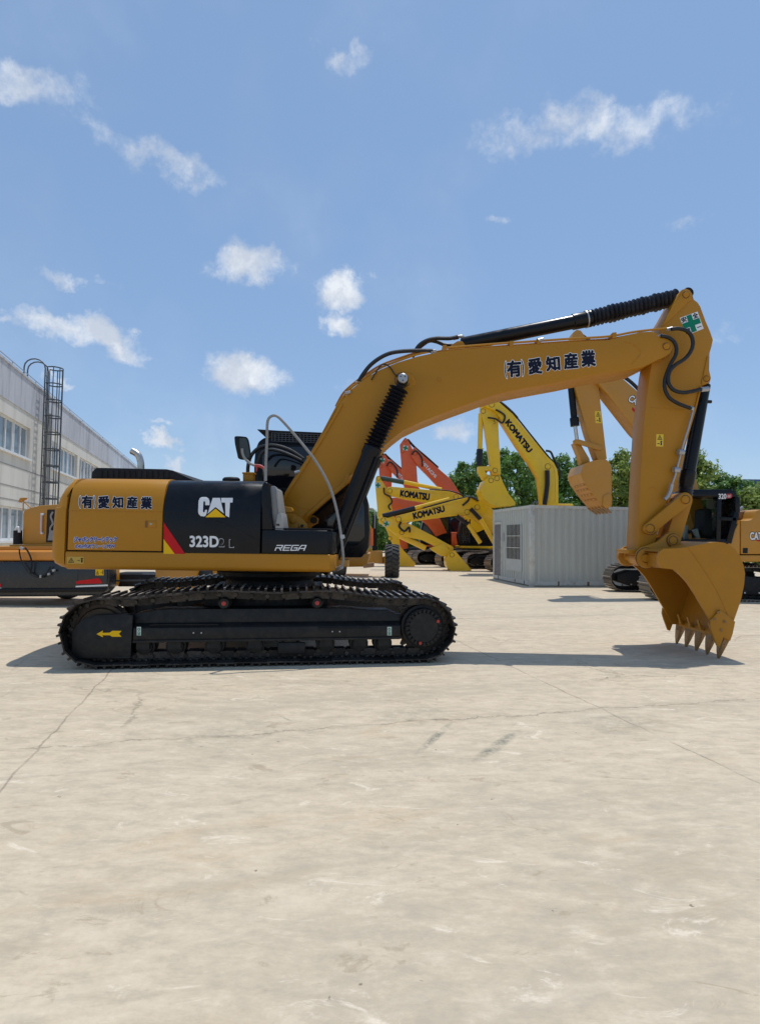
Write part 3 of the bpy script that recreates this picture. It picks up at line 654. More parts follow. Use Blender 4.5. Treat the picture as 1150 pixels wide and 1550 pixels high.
# cab at the far side
YK = 8.46
cabp = [(384, 845), (384, 700), (386, 680), (391, 668), (399, 662), (480, 660), (512, 664), (532, 690), (548, 725), (557, 760), (559, 800), (557, 832), (548, 845)]
cabo = obj('cab', MB().poly(cabp, YK, .92), M_blk, EX, bevel=.03, seg=3)
obj('cab_floor', MB().poly([(384, 846), (560, 838), (556, 853), (548, 858), (384, 860)], YK + .01, .95), M_yel_far, cabo, bevel=.01)
obj('cab_window', MB().poly([(397, 730), (397, 690), (402, 681), (412, 676), (470, 676), (505, 679), (522, 700), (520, 730), (500, 738), (410, 738)], YK - .008, .03), M_ogl, cabo, bevel=.006)
obj('cab_window', MB().poly([(470, 742), (525, 742), (545, 745), (551, 765), (552, 812), (540, 826), (470, 826)], YK - .008, .03), M_ogl, cabo, bevel=.006)
rg = MB().poly([(389, 649.5), (420, 651.5), (487, 654.5), (500, 657), (500, 659), (420, 655), (396, 654)], YK - .05, 1.0)
rg.poly([(389, 650), (393, 650.5), (406, 661), (403, 663)], YK - .045, .03)
rgo = obj('roof_guard', rg, M_blkm, cabo, bevel=.004)
ms = MB()
a0, a1, b0 = P(411, 655.2, YK - .05), P(492, 658.5, YK - .05), P(411, 667.5, YK - .05)
for i in range(16):
    q = a0.lerp(a1, i / 15); ms.cyl(q, q + (b0 - a0), .006, n=5)
for j in range(5):
    q = a0.lerp(b0, j / 4); ms.cyl(q, q + (a1 - a0), .006, n=5)
obj('guard_mesh', ms, M_mesh, rgo)
# twin black hoses behind the boom and mirror
hs_ = MB().tube([P(x, y, 8.2) for x, y in ((375, 722), (375.5, 705), (380, 690), (390, 679), (404, 674.5), (420, 675), (440, 682), (459, 694.5))], .026, 10)
hs_.tube([P(x, y, 8.1) for x, y in ((390, 700), (396, 686), (408, 680.5), (424, 683), (442, 690), (456, 697))], .022, 10)
obj('black_hose', hs_, M_rub, EX)
mr = thing_mirror = MB().poly(spline2([(354.6, 662), (357, 660), (368, 660.5), (374, 662.5), (377, 672), (379.3, 692), (377, 695.5), (370, 695.7), (361, 694), (358.5, 686), (355.5, 672), (354.6, 662)], 4)[:-1], 6.95, .035)
mo = obj('mirror', mr, M_blk, EX, bevel=.006)
obj('mirror_glass', MB().poly(spline2([(362.5, 663), (372, 663.5), (375.6, 674), (377.4, 691), (371, 693.5), (366, 692), (363, 678), (362.5, 663)], 4)[:-1], 6.945, .004), pm('mirror_back', (.03, .04, .04), .35), mo, smooth=False)
obj('mirror_arm', MB().tube([P(x, y, 6.93) for x, y in ((366.5, 679), (367.5, 687), (371, 694), (378, 701), (386, 704.5), (395, 706), (400, 710), (401.5, 718), (401.5, 728))], .017, 10), M_wrap, mo)
obj('red_tape', MB().tube([P(x, y, 6.93) for x, y in ((386, 704.5), (391, 705), (395, 706), (399, 708.8))], .0195, 10).poly([(387, 706), (390, 706), (389, 713), (387.5, 715)], 6.92, .004), M_redp, mo)
# long white wrapped hose
wh = MB().tube([P(x, y, q) for x, y, q in ((402, 728, 6.86), (402.5, 700, 6.86), (404, 665, 6.86), (404.5, 642, 6.86), (407, 633, 6.86), (413, 629, 6.86), (420, 630.5, 6.86), (430, 640, 6.87), (445, 657, 6.9), (460, 675, 6.9), (474, 693, 6.9), (488, 715, 6.9), (499, 737, 6.9), (507, 762, 6.9), (512, 785, 6.9), (516, 810, 6.9), (518.5, 832, 6.9), (519.5, 846, 6.92), (517, 857, 6.95), (510, 861.5, 7.0), (500, 863.5, 7.1))], .0165, 10)
who = obj('wrapped_hose', wh, M_wrap, EX)
obj('hose_clamp', MB().tube([P(x, y, q) for x, y, q in ((498, 862, 7.1), (508, 862.5, 7.02), (517, 858, 6.95))], .027, 10).poly([(515, 809), (521, 809.5), (522, 814), (519, 816), (515, 815)], 6.88, .03), M_silver, who)

# ---- boom
YB = 7.75
boomp = [(423, 761), (450, 719), (484, 666), (500, 637), (514, 610), (522, 600), (533, 588), (552, 573), (575, 559.5), (600, 549), (633, 539), (671, 531), (700, 528.3), (740, 525.5), (790, 522), (862, 517.2), (920, 514.5), (950, 507), (968, 502.5), (985, 501.5), (1001, 507), (1011, 512.5), (1016, 518), (1018, 526), (1014, 534), (1007, 539.5), (996, 544), (984, 550), (973, 555), (946, 561), (920, 563.5), (890, 569), (860, 575.5), (800, 586.5), (760, 594.5), (735, 602), (710, 611), (685, 620), (661, 629), (636, 639), (611, 651), (594, 664), (575, 681), (552, 702), (522, 727), (490, 754), (459, 781), (452, 795), (432, 795), (420, 780)]
boom = obj('boom', MB().poly(boomp, YB, .60), M_yel, EX, bevel=.004)
fl = MB()
def offs(pts, d):
    out = []
    for i, p in enumerate(pts):
        a = pts[max(i - 1, 0)]; b = pts[min(i + 1, len(pts) - 1)]; t = (b[0] - a[0], b[1] - a[1]); l = math.hypot(*t); out.append((p[0] - t[1] / l * d, p[1] + t[0] / l * d))
    return out
up_edge = [(427, 757), (450, 721), (484, 668), (505, 632), (517, 611)]
fl.poly([(x - 1.5, y - .8) for x, y in up_edge] + [(x + 1.8, y + 1) for x, y in reversed(up_edge)], YB - .02, .64)
lo = [(470, 772), (490, 755), (522, 728), (540, 713)]
fl.poly([(x, y) for x, y in [(463, 778), (490, 754), (520, 729), (524, 718)]] + [(530, 715), (524, 733), (492, 759), (466, 782)], YB - .015, .03)
obj('edge_plate', fl, M_yel, boom, bevel=.003)
obj('weld_seam', MB().tube([P(x, y, YB) for x, y in ((431, 746), (440, 757), (452, 767), (470, 771))], .005, 6, 4).tube([P(x, y, YB) for x, y in ((944, 517), (958, 521), (969, 532), (966, 540), (955, 552))], .005, 6, 4), M_yel, boom)
obj('boss_ring', MB().lathe(P(613, 580, YB - .012), P(613, 580, YB + .03), [(0, .115), (.3, .125), (.4, .145), (1, .15)], 30), M_yel, boom)
obj('grease_point', MB().cyl(P(663.6, 575, YB - .008), P(663.6, 575, YB + .02), .028, n=16).cyl(P(663.6, 575, YB - .016), P(663.6, 575, YB), .012, n=10), M_buck, boom)
obj('tip_pin', MB().lathe(P(1008.5, 524, YB - .028), P(1008.5, 524, YB + .63), [(0, .035), (.01, .042), (.99, .042), (1, .035)], 24), M_yel, boom)
SC2 = lambda pts, a=0: pts
def zl(x, y): return (750 + x / 7.1875, 520 + y / 7.1875)
def LB(ch, x0, y0, x1, y1, yb):     # box: top-left, top-right, bottom-left in the lettering's crop
    return (ch, zl(x0, y0), zl(x1, y1), zl(x0 + 12, yb))
comp_letters(boom, [LB('(', 92, 200, 112, 196, 376), LB('有', 122, 192, 268, 180, 362), LB(')', 278, 182, 300, 178, 350), LB('愛', 352, 168, 492, 156, 330), LB('知', 545, 146, 688, 134, 298), LB('産', 738, 112, 884, 100, 274), LB('業', 928, 84, 1074, 72, 250)], Y=YB, surf=lambda e: flat(YB, e))
# pipes along the boom top and hoses
pi = MB()
top = [(672, 526.5), (740, 521), (790, 517.5), (862, 512.5), (920, 509), (960, 502), (1000, 497.5), (1016, 497)]
pi.tube([P(x, y, YB + .03) for x, y in top], .016, 8)
pi.tube([P(x, y + 4, YB + .12) for x, y in [(660, 529)] + top[:-2]], .014, 8)
pi.tube([P(x, y, YB + .02) for x, y in ((658, 530.5), (632, 536), (605, 545), (575, 557), (553, 571), (540, 580), (528, 590), (512, 612), (490, 653), (470, 688), (448, 722), (432, 748))], .016, 8)
pi.tube([P(x, y - 3, YB + .10) for x, y in ((650, 533), (632, 536), (605, 544.5), (575, 556), (553, 570), (540, 579), (520, 597), (508, 618))], .014, 8)
po = obj('steel_pipe', pi, M_yel, boom)
for x, y in ((673, 526), (816, 515.5), (930, 507), (529, 592), (467, 694), (452, 716), (774, 520)):
    obj('pipe_clamp', MB().poly([(x - 3, y - 4), (x + 3, y - 4.6), (x + 3, y + 4), (x - 3, y + 5)], YB - .005, .16), M_buck, boom, bevel=.003)
for x, y, q in ((542, 578, .03), (656, 531, .02), (1013, 497, .02), (998, 507.5, .02), (690, 511, .3), (818, 513.6, -.01), (526.5, 593.6, -.01), (450, 714, -.01)):
    obj('hose_fitting', MB().cyl(P(x - 4, y + 1.5, YB + q), P(x + 4, y - .5, YB + q), .023, n=10), M_silver, boom)
hz_ = MB().tube([P(x, y, YB + .02) for x, y in ((543, 577), (549, 567), (560, 553), (575, 541.5), (592, 534), (615, 531), (640, 530.5), (655, 531))], .028, 10)
hz_.tube([P(x, y, YB + .25) for x, y in ((624, 540), (633, 524), (645, 515.5), (660, 512), (680, 512), (693, 509.5))], .028, 10)
hz_.tube([P(x, y, YB + .30) for x, y in ((632, 528), (648, 516.5), (660, 517), (672, 521.5), (684, 522.5))], .026, 10)
hz_.tube([P(x, y, YB - .03) for x, y in ((562, 575), (568, 565), (576, 553.5), (584, 551.5), (592, 558), (598, 567), (608, 571.5))], .009, 8)
obj('boom_hose', hz_, M_rub, boom)
obj('hose_elbow', MB().tube([P(x, y, YB + .28) for x, y in ((693, 509.5), (699, 509), (702.5, 513), (702.5, 520))], .022, 10), M_silver, boom)

# boom lift cylinders
def bellows(a, b, r0, r1, n):
    prof = [(0, r0 * .8)]
    for i in range(n):
        j = rng.uniform(-.06, .06)
        prof += [((i + .18) / n, r0), ((i + .62) / n, r1 * (1 + j))]
    return prof + [(1, r0 * .8)]
for y in (7.56, 8.56):
    pt, pm_, pb = P(609, 575.5, 7.56), P(563, 681, 7.56), P(493, 868, 7.56)
    dy = Vector((0, y - 7.56, 0)); pt, pm_, pb = pt + dy, pm_ + dy, pb + dy
    ax = (pb - pt).normalized()
    cy = obj('boom_cylinder', MB().lathe(pm_ - ax * .03, pm_ + ax * 1.75, [(0, .10), (.0, .125), (.05, .128), (.07, .115), (.9, .115), (1, .08)], 32), M_blk, EX)
    obj('bellows', MB().lathe(pt + ax * .10, pm_ - ax * .02, bellows(0, 1, .082, .135, 17), 24), M_rib, cy, ang=70)
    obj('rod_eye', MB().lathe(pt - Vector((0, .09, 0)), pt + Vector((0, .12, 0)), [(0, .06), (.1, .075), (.9, .075), (1, .06)], 24).cyl(pt, pt + ax * .16, .055, n=16), M_blkm, cy)
    obj('pin_cover', MB().lathe(pt - Vector((0, .125, 0)), pt - Vector((0, .085, 0)), [(0, .052), (.3, .064), (1, .066)], 24), M_silver if y < 8 else M_blkm, cy)
    if y < 8:
        b3 = MB()
        for k in range(3):
            a = 2 * math.pi * k / 3 + .5; c = pt + Vector((.034 * math.cos(a), -.125, .034 * math.sin(a))); b3.cyl(c, c - Vector((0, .008, 0)), .008, n=8)
        obj('cover_bolt', b3, M_blkm, cy)
        sp = MB().tube([pm_ + ax * t + Vector((.13, -.02, 0)) for t in (.10, .2, .8, 1.3, 1.62)], .018, 8); sp.tube([pm_ + ax * t + Vector((.10, -.10, -.02)) for t in (.10, .2, .8, 1.3, 1.62)], .016, 8)
        obj('cylinder_pipe', sp, M_blk, cy)
        obj('pipe_strap', MB().tube([P(x, y_, 7.44) for x, y_ in ((508, 795), (514, 792), (524, 800), (526, 806))], .008, 6), M_blkm, cy)

# arm cylinder on the boom's back
ya = 8.05
a0, a1, a2 = P(697, 521.5, ya), P(893, 482, ya), P(1036, 447, ya)
ac = obj('arm_cylinder', MB().lathe(a0, a1, [(0, .05), (.01, .088), (.03, .098), (.86, .098), (.865, .112), (.97, .112), (.975, .118), (1, .118)], 32), M_blk, EX)
obj('bellows', MB().lathe(a1.lerp(a2, .0), a1.lerp(a2, .92), bellows(0, 1, .093, .125, 21), 24), M_rib, ac, ang=70)
obj('rod_eye', MB().cyl(a1.lerp(a2, .9), a2, .05, n=16).cyl(a2 - Vector((0, .1, 0)), a2 + Vector((0, .1, 0)), .075, n=20), M_blkm, ac)
obj('barrel_band', MB().lathe(a0.lerp(a1, .962), a0.lerp(a1, .972), [(0, .113), (0, .122), (1, .122), (1, .113)], 32), M_silver, ac)
obj('barrel_lug', MB().poly([(721.5, 509), (726.5, 508), (726.5, 516), (721.5, 517)], ya - .03, .06), M_blkm, ac, bevel=.004)
obj('cylinder_lug', MB().poly([(676, 531), (684, 521), (693, 515.5), (700, 516.5), (704, 522), (703, 530)], ya - .16, .06).poly([(676, 531), (684, 521), (693, 515.5), (700, 516.5), (704, 522), (703, 530)], ya + .10, .06), M_yel, boom, bevel=.006)

# ---- stick (dipper arm)
YT = 7.87
stp = [(1028, 443), (1032, 438), (1038, 436), (1044, 439), (1048, 445), (1050, 453), (1056, 457.5), (1060, 464), (1068, 486), (1074.5, 501), (1079, 514), (1077, 524), (1074, 534), (1073.4, 560), (1076, 572), (1074, 579), (1066, 582), (1060, 583), (1056, 600), (1051.5, 617), (1043, 645), (1034, 676), (1026, 708), (1016, 738), (1006, 768), (997, 800), (990, 826), (989, 843), (984, 855), (976, 857.5), (968, 853), (962.5, 845), (964.5, 832), (969.5, 720), (974.5, 640), (979, 600), (984, 562), (986.5, 548), (996, 510), (1001, 492), (1012, 474), (1021, 458)]
stick = obj('stick', MB().poly(stp, YT, .36), M_yel, EX, bevel=.007)
fl2 = MB()
fl2.poly([(1060, 584), (1051.5, 618), (1034, 677), (1017, 738), (1010, 760), (1012, 761), (1020, 739), (1036.5, 677), (1054, 618), (1062.5, 584)], YT - .02, .40)
obj('edge_plate', fl2, M_yel, stick, bevel=.003)
obj('doubler_plate', MB().poly([(1034, 440.5), (1038, 438), (1043, 440.5), (1048, 453), (1041, 457), (1020, 478), (1001, 495), (1012, 474), (1024, 455)], YT - .012, .016), M_yel, stick, bevel=.003)
obj('doubler_plate', MB().poly([(1071, 538), (1073, 560), (1075.4, 572), (1073, 578), (1064, 581.5), (1061.5, 580)], YT - .012, .016), M_yel, stick, bevel=.003)
obj('stick_pin', MB().cyl(P(1038, 446, YT - .03), P(1038, 446, YT + .40), .038, n=24).cyl(P(1069, 573, YT - .03), P(1069, 573, YT + .40), .034, n=24), M_yel, stick, bevel=.004)
obj('weld_seam', MB().tube([P(x, y, YT) for x, y in ((983, 617), (1010, 619), (1050, 620))], .0035, 6, 3).tube([P(x, y, YT) for x, y in ((982, 740), (987, 737.5), (995, 742))], .007, 6, 3), M_yel, stick)
fsk = MB().poly([(950, 832), (965.5, 831), (965.5, 838), (951, 838)], YT - .012, .39)
obj('wear_band', fsk, M_yel, stick, bevel=.003)
# safety-first sign
def zs_(x, y): return (1020 + x / 19.17, 460 + y / 19.17)
sg = obj('safety_sign', MB().prism([P(*zs_(x, y), YT - .003) for x, y in ((165, 400), (680, 215), (858, 712), (500, 855), (285, 722))], (0, .002, 0)), M_white, stick, smooth=False)
Sq = lambda e: quad(zs_(165, 400), zs_(680, 215), zs_(335, 905), flat(YT, e))
decal('green_cross', [[(.36, 0.02), (.64, 0.02), (.64, .35), (.98, .35), (.98, .65), (.64, .65), (.64, .98), (.36, .98), (.36, .65), (.02, .65), (.02, .35), (.36, .35)]], Sq(.005), M_green, sg)
for ch, u0, u1, v0, v1 in (('安', .04, .32, .70, .97), ('全', .68, .96, .70, .97), ('第', .06, .33, .06, .32), ('一', .70, .95, .16, .20)):
    c = Sq(0)
    def S2(e, u0=u0, u1=u1, v0=v0, v1=v1): return lambda u, v: Sq(e)(u0 + (u1 - u0) * u, v0 + (v1 - v0) * v)
    vs, fs = glyphs(ch, 0); q = bbox2(vs); mbs = MB()
    for k in range(6):
        dx, dy = (.035 * math.cos(k * 1.047), .035 * math.sin(k * 1.047)) if ch != '一' else (0, 0)
        mbs.add([S2(.0055 + k * .0001)((a + dx - q[0]) / (q[1] - q[0]), (b + dy - q[2]) / max(.02, q[3] - q[2])) for a, b in vs], fs)
    obj('sign_lettering', mbs, M_navy, sg, smooth=False, fixn=False)
warn(stick, (993, 657), (1004, 657.3), (992.6, 675.6), lambda e: flat(YT, e), False)
# hoses at the stick's head
YH = YB - .03
st_h = MB().tube([P(x, y, YH) for x, y in ((1016, 498), (1026, 497), (1038, 500), (1046, 508), (1048.5, 520), (1045, 532), (1036, 543), (1022, 552), (1014, 561), (1011, 572), (1013, 583), (1021, 591), (1034, 594), (1048, 592), (1060, 589))], .026, 12)
st_h.tube([P(x, y, YH + .02) for x, y in ((1000, 508), (1010, 510), (1019, 516), (1023.5, 526), (1022, 538), (1015, 550), (1010, 562), (1006, 574), (1006, 588), (1012, 601), (1024, 609.5), (1037, 615), (1046, 618))], .025, 12)
obj('stick_hose', st_h, M_rub, stick)
sf = MB().cyl(P(1060, 589.4, YH), P(1071, 588.5, YH + .05), .034, n=12).cyl(P(1043, 616.5, YH + .02), P(1048, 618.5, YH + .05), .028, n=10)
for x, y in ((1029, 684), (1022, 711)): sf.cyl(P(x - 3, y, YT - .06), P(x + 5, y + .5, YT - .05), .040, n=12)
sf.tube([P(x, y, YT - .06) for x, y in ((1049, 620), (1042, 646), (1034, 672), (1028, 695), (1022, 718), (1016, 735))], .014, 8)
sf.tube([P(x, y, YT - .07) for x, y in ((1016, 733), (1015, 740), (1011, 750), (1005.5, 756))], .026, 8)
obj('hose_fitting', sf, M_silver, stick)

# bucket cylinder
yb_ = 8.02
c0, c1, c2 = P(1067, 575, yb_), P(1037.5, 738, yb_), P(1036, 757, yb_)
cx = (c1 - c0).normalized()
bc = obj('bucket_cylinder', MB().lathe(c0 + cx * .06, c1, [(0, .07), (.01, .082), (.84, .090), (.845, .102), (.96, .102), (.97, .094), (1, .09)], 30), M_blk, EX)
obj('cylinder_pipe', MB().tube([c0 + cx * t + Vector((-.08, -.05, 0)) for t in (.15, .25, .8, 1.3)], .016, 8).tube([c0 + cx * .32 + Vector((q, -.02, 0)) for q in (.05, .10, .13)], .024, 8), M_blk, bc)
obj('bellows', MB().lathe(c1 - cx * .01, c2 - cx * .03, [(0, .085), (.1, .098), (.25, .085), (.4, .10), (.55, .085), (.7, .10), (.85, .085), (1, .09)], 24), M_rib, bc)
# linkage
lk = MB()
def linkplate(p, q, r0, r1, Y, th, n=10):
    a, b = P(*p, Y), P(*q, Y); d = (b - a); d.y = 0; d.normalize(); nn = Vector((-d.z, 0, d.x)); pts = []
    for i in range(n + 1): w_ = math.pi / 2 + math.pi * i / n; pts.append(a + (d * math.cos(w_) + nn * math.sin(w_)) * r0)
    for i in range(n + 1): w_ = -math.pi / 2 + math.pi * i / n; pts.append(b + (d * math.cos(w_) + nn * math.sin(w_)) * r1)
    return MB().prism(pts, (0, th, 0))
for Y in (YT - .10, YT + .39):
    o = obj('idler_link', linkplate((984, 800), (1037.5, 756), .078, .085, Y, .07), M_yel, EX, bevel=.008)
pl = obj('power_link', linkplate((1037.5, 756), (1019, 818), .10, .10, YT + .02, .30), M_yel, EX, bevel=.01)
for nm, p, r, y0, y1 in (('link_pin', (1037.5, 756), .052, YT - .13, YT + .49), ('link_pin', (984, 800), .050, YT - .13, YT + .49), ('link_pin', (1019, 818), .050, YT - .17, YT + .53), ('link_pin', (978, 845), .052, YT - .20, YT + .56)):
    obj(nm, MB().lathe(P(*p, y0), P(*p, y0).lerp(P(*p, y0) + Vector((0, y1 - y0, 0)), 1), [(0, r * .55), (.004, r * .6), (.005, r * .9), (.02, r), (.98, r), (1, r * .8)], 24), M_yel, EX)

# ---- bucket
YN, BWID = 7.28, 1.20
sidep = [(1000, 860), (996, 852), (994, 843), (998, 835), (1004, 831), (1018, 830.3), (1032, 829.5), (1048, 826.5), (1065, 823.2), (1077, 821), (1087, 820.4), (1096, 821.6), (1105, 825.5), (1113, 832), (1120, 843), (1125, 855), (1127.5, 868), (1126, 885), (1122, 905), (1116, 924), (1110, 941), (1105, 957), (1101, 967), (1090, 966), (1083, 955), (1076, 941), (1068, 928), (1060, 914), (1050, 897), (1040, 882), (1030, 871), (1019.5, 862)]
bk = MB(); bk.poly(sidep, YN, .035)
near = [P(x, y, YN) for x, y in sidep]; far = [p + Vector((0, BWID - .035, 0)) for p in near]
bk.prism(far, (0, .035, 0))
shell = sidep[3:23]
outp = [P(x, y, YN) for x, y in shell]
cen_ = Vector((sum(p.x for p in near) / len(near), YN, sum(p.z for p in near) / len(near)))
inn = []
for i, p in enumerate(outp):
    a = outp[max(0, i - 1)]; b = outp[min(len(outp) - 1, i + 1)]; t = (b - a).normalized(); nn = Vector((-t.z, 0, t.x))
    if nn.dot(cen_ - p) < 0: nn = -nn
    inn.append(p + nn * .03)
y0v, y1v = Vector((0, .03, 0)), Vector((0, BWID - .03, 0))
rows = [[p + y0v for p in outp], [p + y1v for p in outp], [p + y1v for p in inn], [p + y0v for p in inn], [p + y0v for p in outp]]
bk.grid(rows)
# top box torque tube
tt = [(994, 843), (1000, 833), (1034, 830), (1028, 846), (1014, 858), (1000, 860)]
bk.prism([P(x, y, YN) + Vector((0, .036, 0)) for x, y in ((1003, 832), (1034, 830), (1028, 846), (1014, 858), (1003, 859))], (0, BWID - .072, 0))
bk.prism([P(x, y, YT - .14) for x, y in tt], (0, .61, 0))
bucket = obj('bucket', bk, M_buck, EX, bevel=.0, ang=40)
ear = [(961, 846), (964, 836), (971, 829), (982, 825), (995, 820), (1002, 814), (1009, 808), (1018, 806), (1026, 809), (1030, 817), (1033, 828), (1036, 834), (1020, 850), (1002, 858), (980, 859), (967, 856)]
for y in (YT - .14, YT + .42): obj('bucket_ear', MB().prism([P(x, y_, YT - .14) + Vector((0, y - YT + .14, 0)) for x, y_ in ear], (0, .05, 0)), M_buck, bucket, bevel=.008)
for p, r in (((978, 845), .135), ((1019, 818), .085)):
    for y in (YT - .165, YT + .45): q = P(*p, YT - .14); q.y = y; obj('pin_boss', MB().cyl(q, q + Vector((0, .06, 0)), r, r, n=28), M_buck, bucket, bevel=.008)
# lip, side cutters, teeth
lipn = [P(x, y, YN) for x, y in ((1098, 958), (1104.5, 960), (1103, 970), (1096.5, 969))]
obj('cutting_lip', MB().prism([p + Vector((0, .005, 0)) for p in lipn], (0, BWID - .01, 0)), M_buck, bucket, bevel=.004)
rbp = [(1041, 829), (1062, 858), (1085, 895), (1104, 938)]
obj('side_rib', MB().tube([P(x, y, YN) for x, y in rbp], .006, 6), M_buck, bucket)
for k in range(4):
    q0, q1 = P(1088, 946, YN), P(1098, 964, YN)
    yv = Vector((0,   .20 + k * .257, 0))
    obj('tooth_adapter', MB().prism([q0 + yv, q1 + yv, q1 + yv + Vector((-.05, 0, .01)), q0 + yv + Vector((-.01, 0, 0))], (0, .05, 0)), M_buck, bucket, bevel=.006)
cut = [(1087.8, 923), (1091, 925), (1099, 931), (1106, 937), (1110.5, 941), (1107, 958), (1103, 970), (1092.5, 964), (1089, 974), (1087, 978.5), (1083, 977), (1075.5, 957), (1072.8, 947), (1074, 938)]
for k, y in enumerate((YN - .03, YN + BWID)):
    sc_o = obj('side_cutter', MB().prism([P(x, y_, YN) + Vector((0, y - YN, 0)) for x, y_ in cut], (0, .03, 0)), M_buck, bucket, bevel=.005)
    if k == 0:
        bl = MB()
        for x, y_ in ((1087, 927), (1081.5, 937.5), (1096.5, 941), (1091.5, 954)): bl.cyl(P(x, y_, YN - .045), P(x, y_, YN - .02), .017, n=6)
        obj('cutter_bolt', bl, M_tooth, sc_o)
# tooth profile at the near side, copied across
tp = [(1096.5, 967.5), (1104.5, 967.5), (1104.4, 971), (1101.5, 979), (1098, 988.5), (1094.4, 998.5), (1092.8, 999.5), (1092, 998), (1092.6, 988), (1094.5, 976)]
def tooth(dy):
    mb = MB(); base = [P(x, y, YN) for x, y in tp]; tipz = min(p.z for p in base); topz = max(p.z for p in base); vs = []
    for s_ in (-1, 1):
        for p in base:
            k = (p.z - tipz) / (topz - tipz); wdt = .014 + .066 * min(1, k) ** .9; vs.append(Vector((p.x, YN + dy + s_ * wdt, p.z)))
    n = len(base); return mb.add(vs, [tuple(range(n)), tuple(range(2 * n - 1, n - 1, -1))] + [(i, i + n, (i + 1) % n + n, (i + 1) % n) for i in range(n)])
t0 = obj('bucket_tooth', tooth(.085), M_tooth, bucket, bevel=.003)
pn = MB(); q = P(1097, 975, YN); pn.cyl(q + Vector((0, .02, 0)), q + Vector((0, .12, 0)), .011, n=8); obj('tooth_pin', pn, M_blkm, t0)
for k in range(1, 5):
    copy_tree(t0, t0.location + Vector((0, k * .257, 0)), bucket)
# small front guard where stick meets bucket
obj('dust_seal', MB().cyl(P(978, 845, YT - .09), P(978, 845, YT - .02), .125, n=28), M_buck, EX, bevel=.006)

# dark joint lines round the pins
M_seam = pm('dark_joint', (.10, .045, .008), .5)
def seam(par, px, py, r, Y, wd=.009):
    c = P(px, py, Y); ps = MB(); n = 28
    for k in range(n):
        q = []
        for t in (k, k + 1):
            a = 2 * math.pi * t / n
            for rr in (r, r + wd): q.append(c + Vector((math.cos(a) * rr, 0, math.sin(a) * rr)))
        ps.add(q, [(0, 1, 3, 2)])
    obj('pin_joint', ps, M_seam, par, smooth=False, fixn=False)
seam(boom, 1008.5, 524, .043, YB - .004); seam(stick, 1038, 446, .040, YT - .016); seam(stick, 1069, 573, .036, YT - .016); seam(boom, 609, 575, .1, YB - .014)
seam(bucket, 978, 845, .056, YT - .170); seam(bucket, 1019, 818, .054, YT - .170); seam(bucket, 978, 845, .136, YT - .145); seam(bucket, 1019, 818, .086, YT - .145)
for x, y in ((1037.5, 756), (984, 800)): seam([o for o in EX.children if o.name.startswith('idler_link')][0], x, y, .054, YT - .104)
seam(stick, 984, 800, .082, YT - .003, .008)
# ================================================================== things behind
Z3 = lambda z: Vector((0, 0, z))
# ---- factory building on the left
BD = Vector((-.266, .964, 0)).normalized(); BN = Vector((BD.y, -BD.x, 0)); B0 = Vector((-14.3, 21.6, 0))
def BT(t, n, z): return B0 + BD * t + BN * n + Vector((0, 0, z))
M_wall = pm('rendered_wall', (.68, .65, .575), .85, var=.08, scale=.7, dirt=(.44, .41, .35), dirt_amt=.7, bump=.1, bscale=30, streak=True)
M_para = pm('stained_parapet', (.50, .51, .54), .85, var=.16, scale=1.6, dirt=(.17, .175, .19), dirt_amt=.75, streak=True)
M_wf = pm('white_frame', (.72, .72, .71), .5)
M_curt = pm('curtain_glass', (.20, .25, .28), .12, var=.35, scale=2.2, rvar=.03)
bt = thing('factory_building', 'long pale two-storey building with rows of white windows and a grey-blue parapet', 'building', B0)
T0, T1 = -12, 44
wb = MB()
WINB = [(-9.2, 3), (-2.0, 3), (6.5, 3), (12.2, 3), (18.6, 3), (24.4, 3), (30.6, 3), (36.6, 3)]; WW = 1.72
LOWZ, UPZ, WH = (1.22, 2.55), (4.70, 6.02), 1.3
zb = [(0, LOWZ[0]), (LOWZ[1], UPZ[0]), (UPZ[1], 6.62)]
for a, b in zb: wb.box(T0, T1, -6, 0, a, b, BT)
for lo_, hi_ in (LOWZ, UPZ):
    prev = T0
    for t, k in WINB: wb.box(prev, t, -6, 0, lo_, hi_, BT); prev = t + k * WW
    wb.box(prev, T1, -6, 0, lo_, hi_, BT)
    wb.box(T0 + .1, T1 - .1, -6, -.5, lo_, hi_, BT)
obj('wall', wb, M_wall, bt, smooth=False)
obj('parapet', MB().box(T0, T1, -.45, .03, 6.62, 8.0, BT), M_para, bt, smooth=False)
obj('parapet_coping', MB().box(T0, T1, -.5, .07, 8.0, 8.09, BT), M_para, bt, smooth=False)
lr = MB().cyl(BT(T0, -.1, 8.32), BT(T1, -.1, 8.32), .018, n=6)
for t in range(int(T0) + 1, T1, 3): lr.cyl(BT(t, -.1, 8.05), BT(t, -.1, 8.33), .014, n=5)
obj('parapet_cable', lr, M_grey, bt)
for z in (4.15, 3.35, 2.82): obj('wall_joint', MB().box(T0, T1, -.02, .012, z, z + .03, BT), pm('joint_grey', (.28, .275, .26), .9), bt, smooth=False)
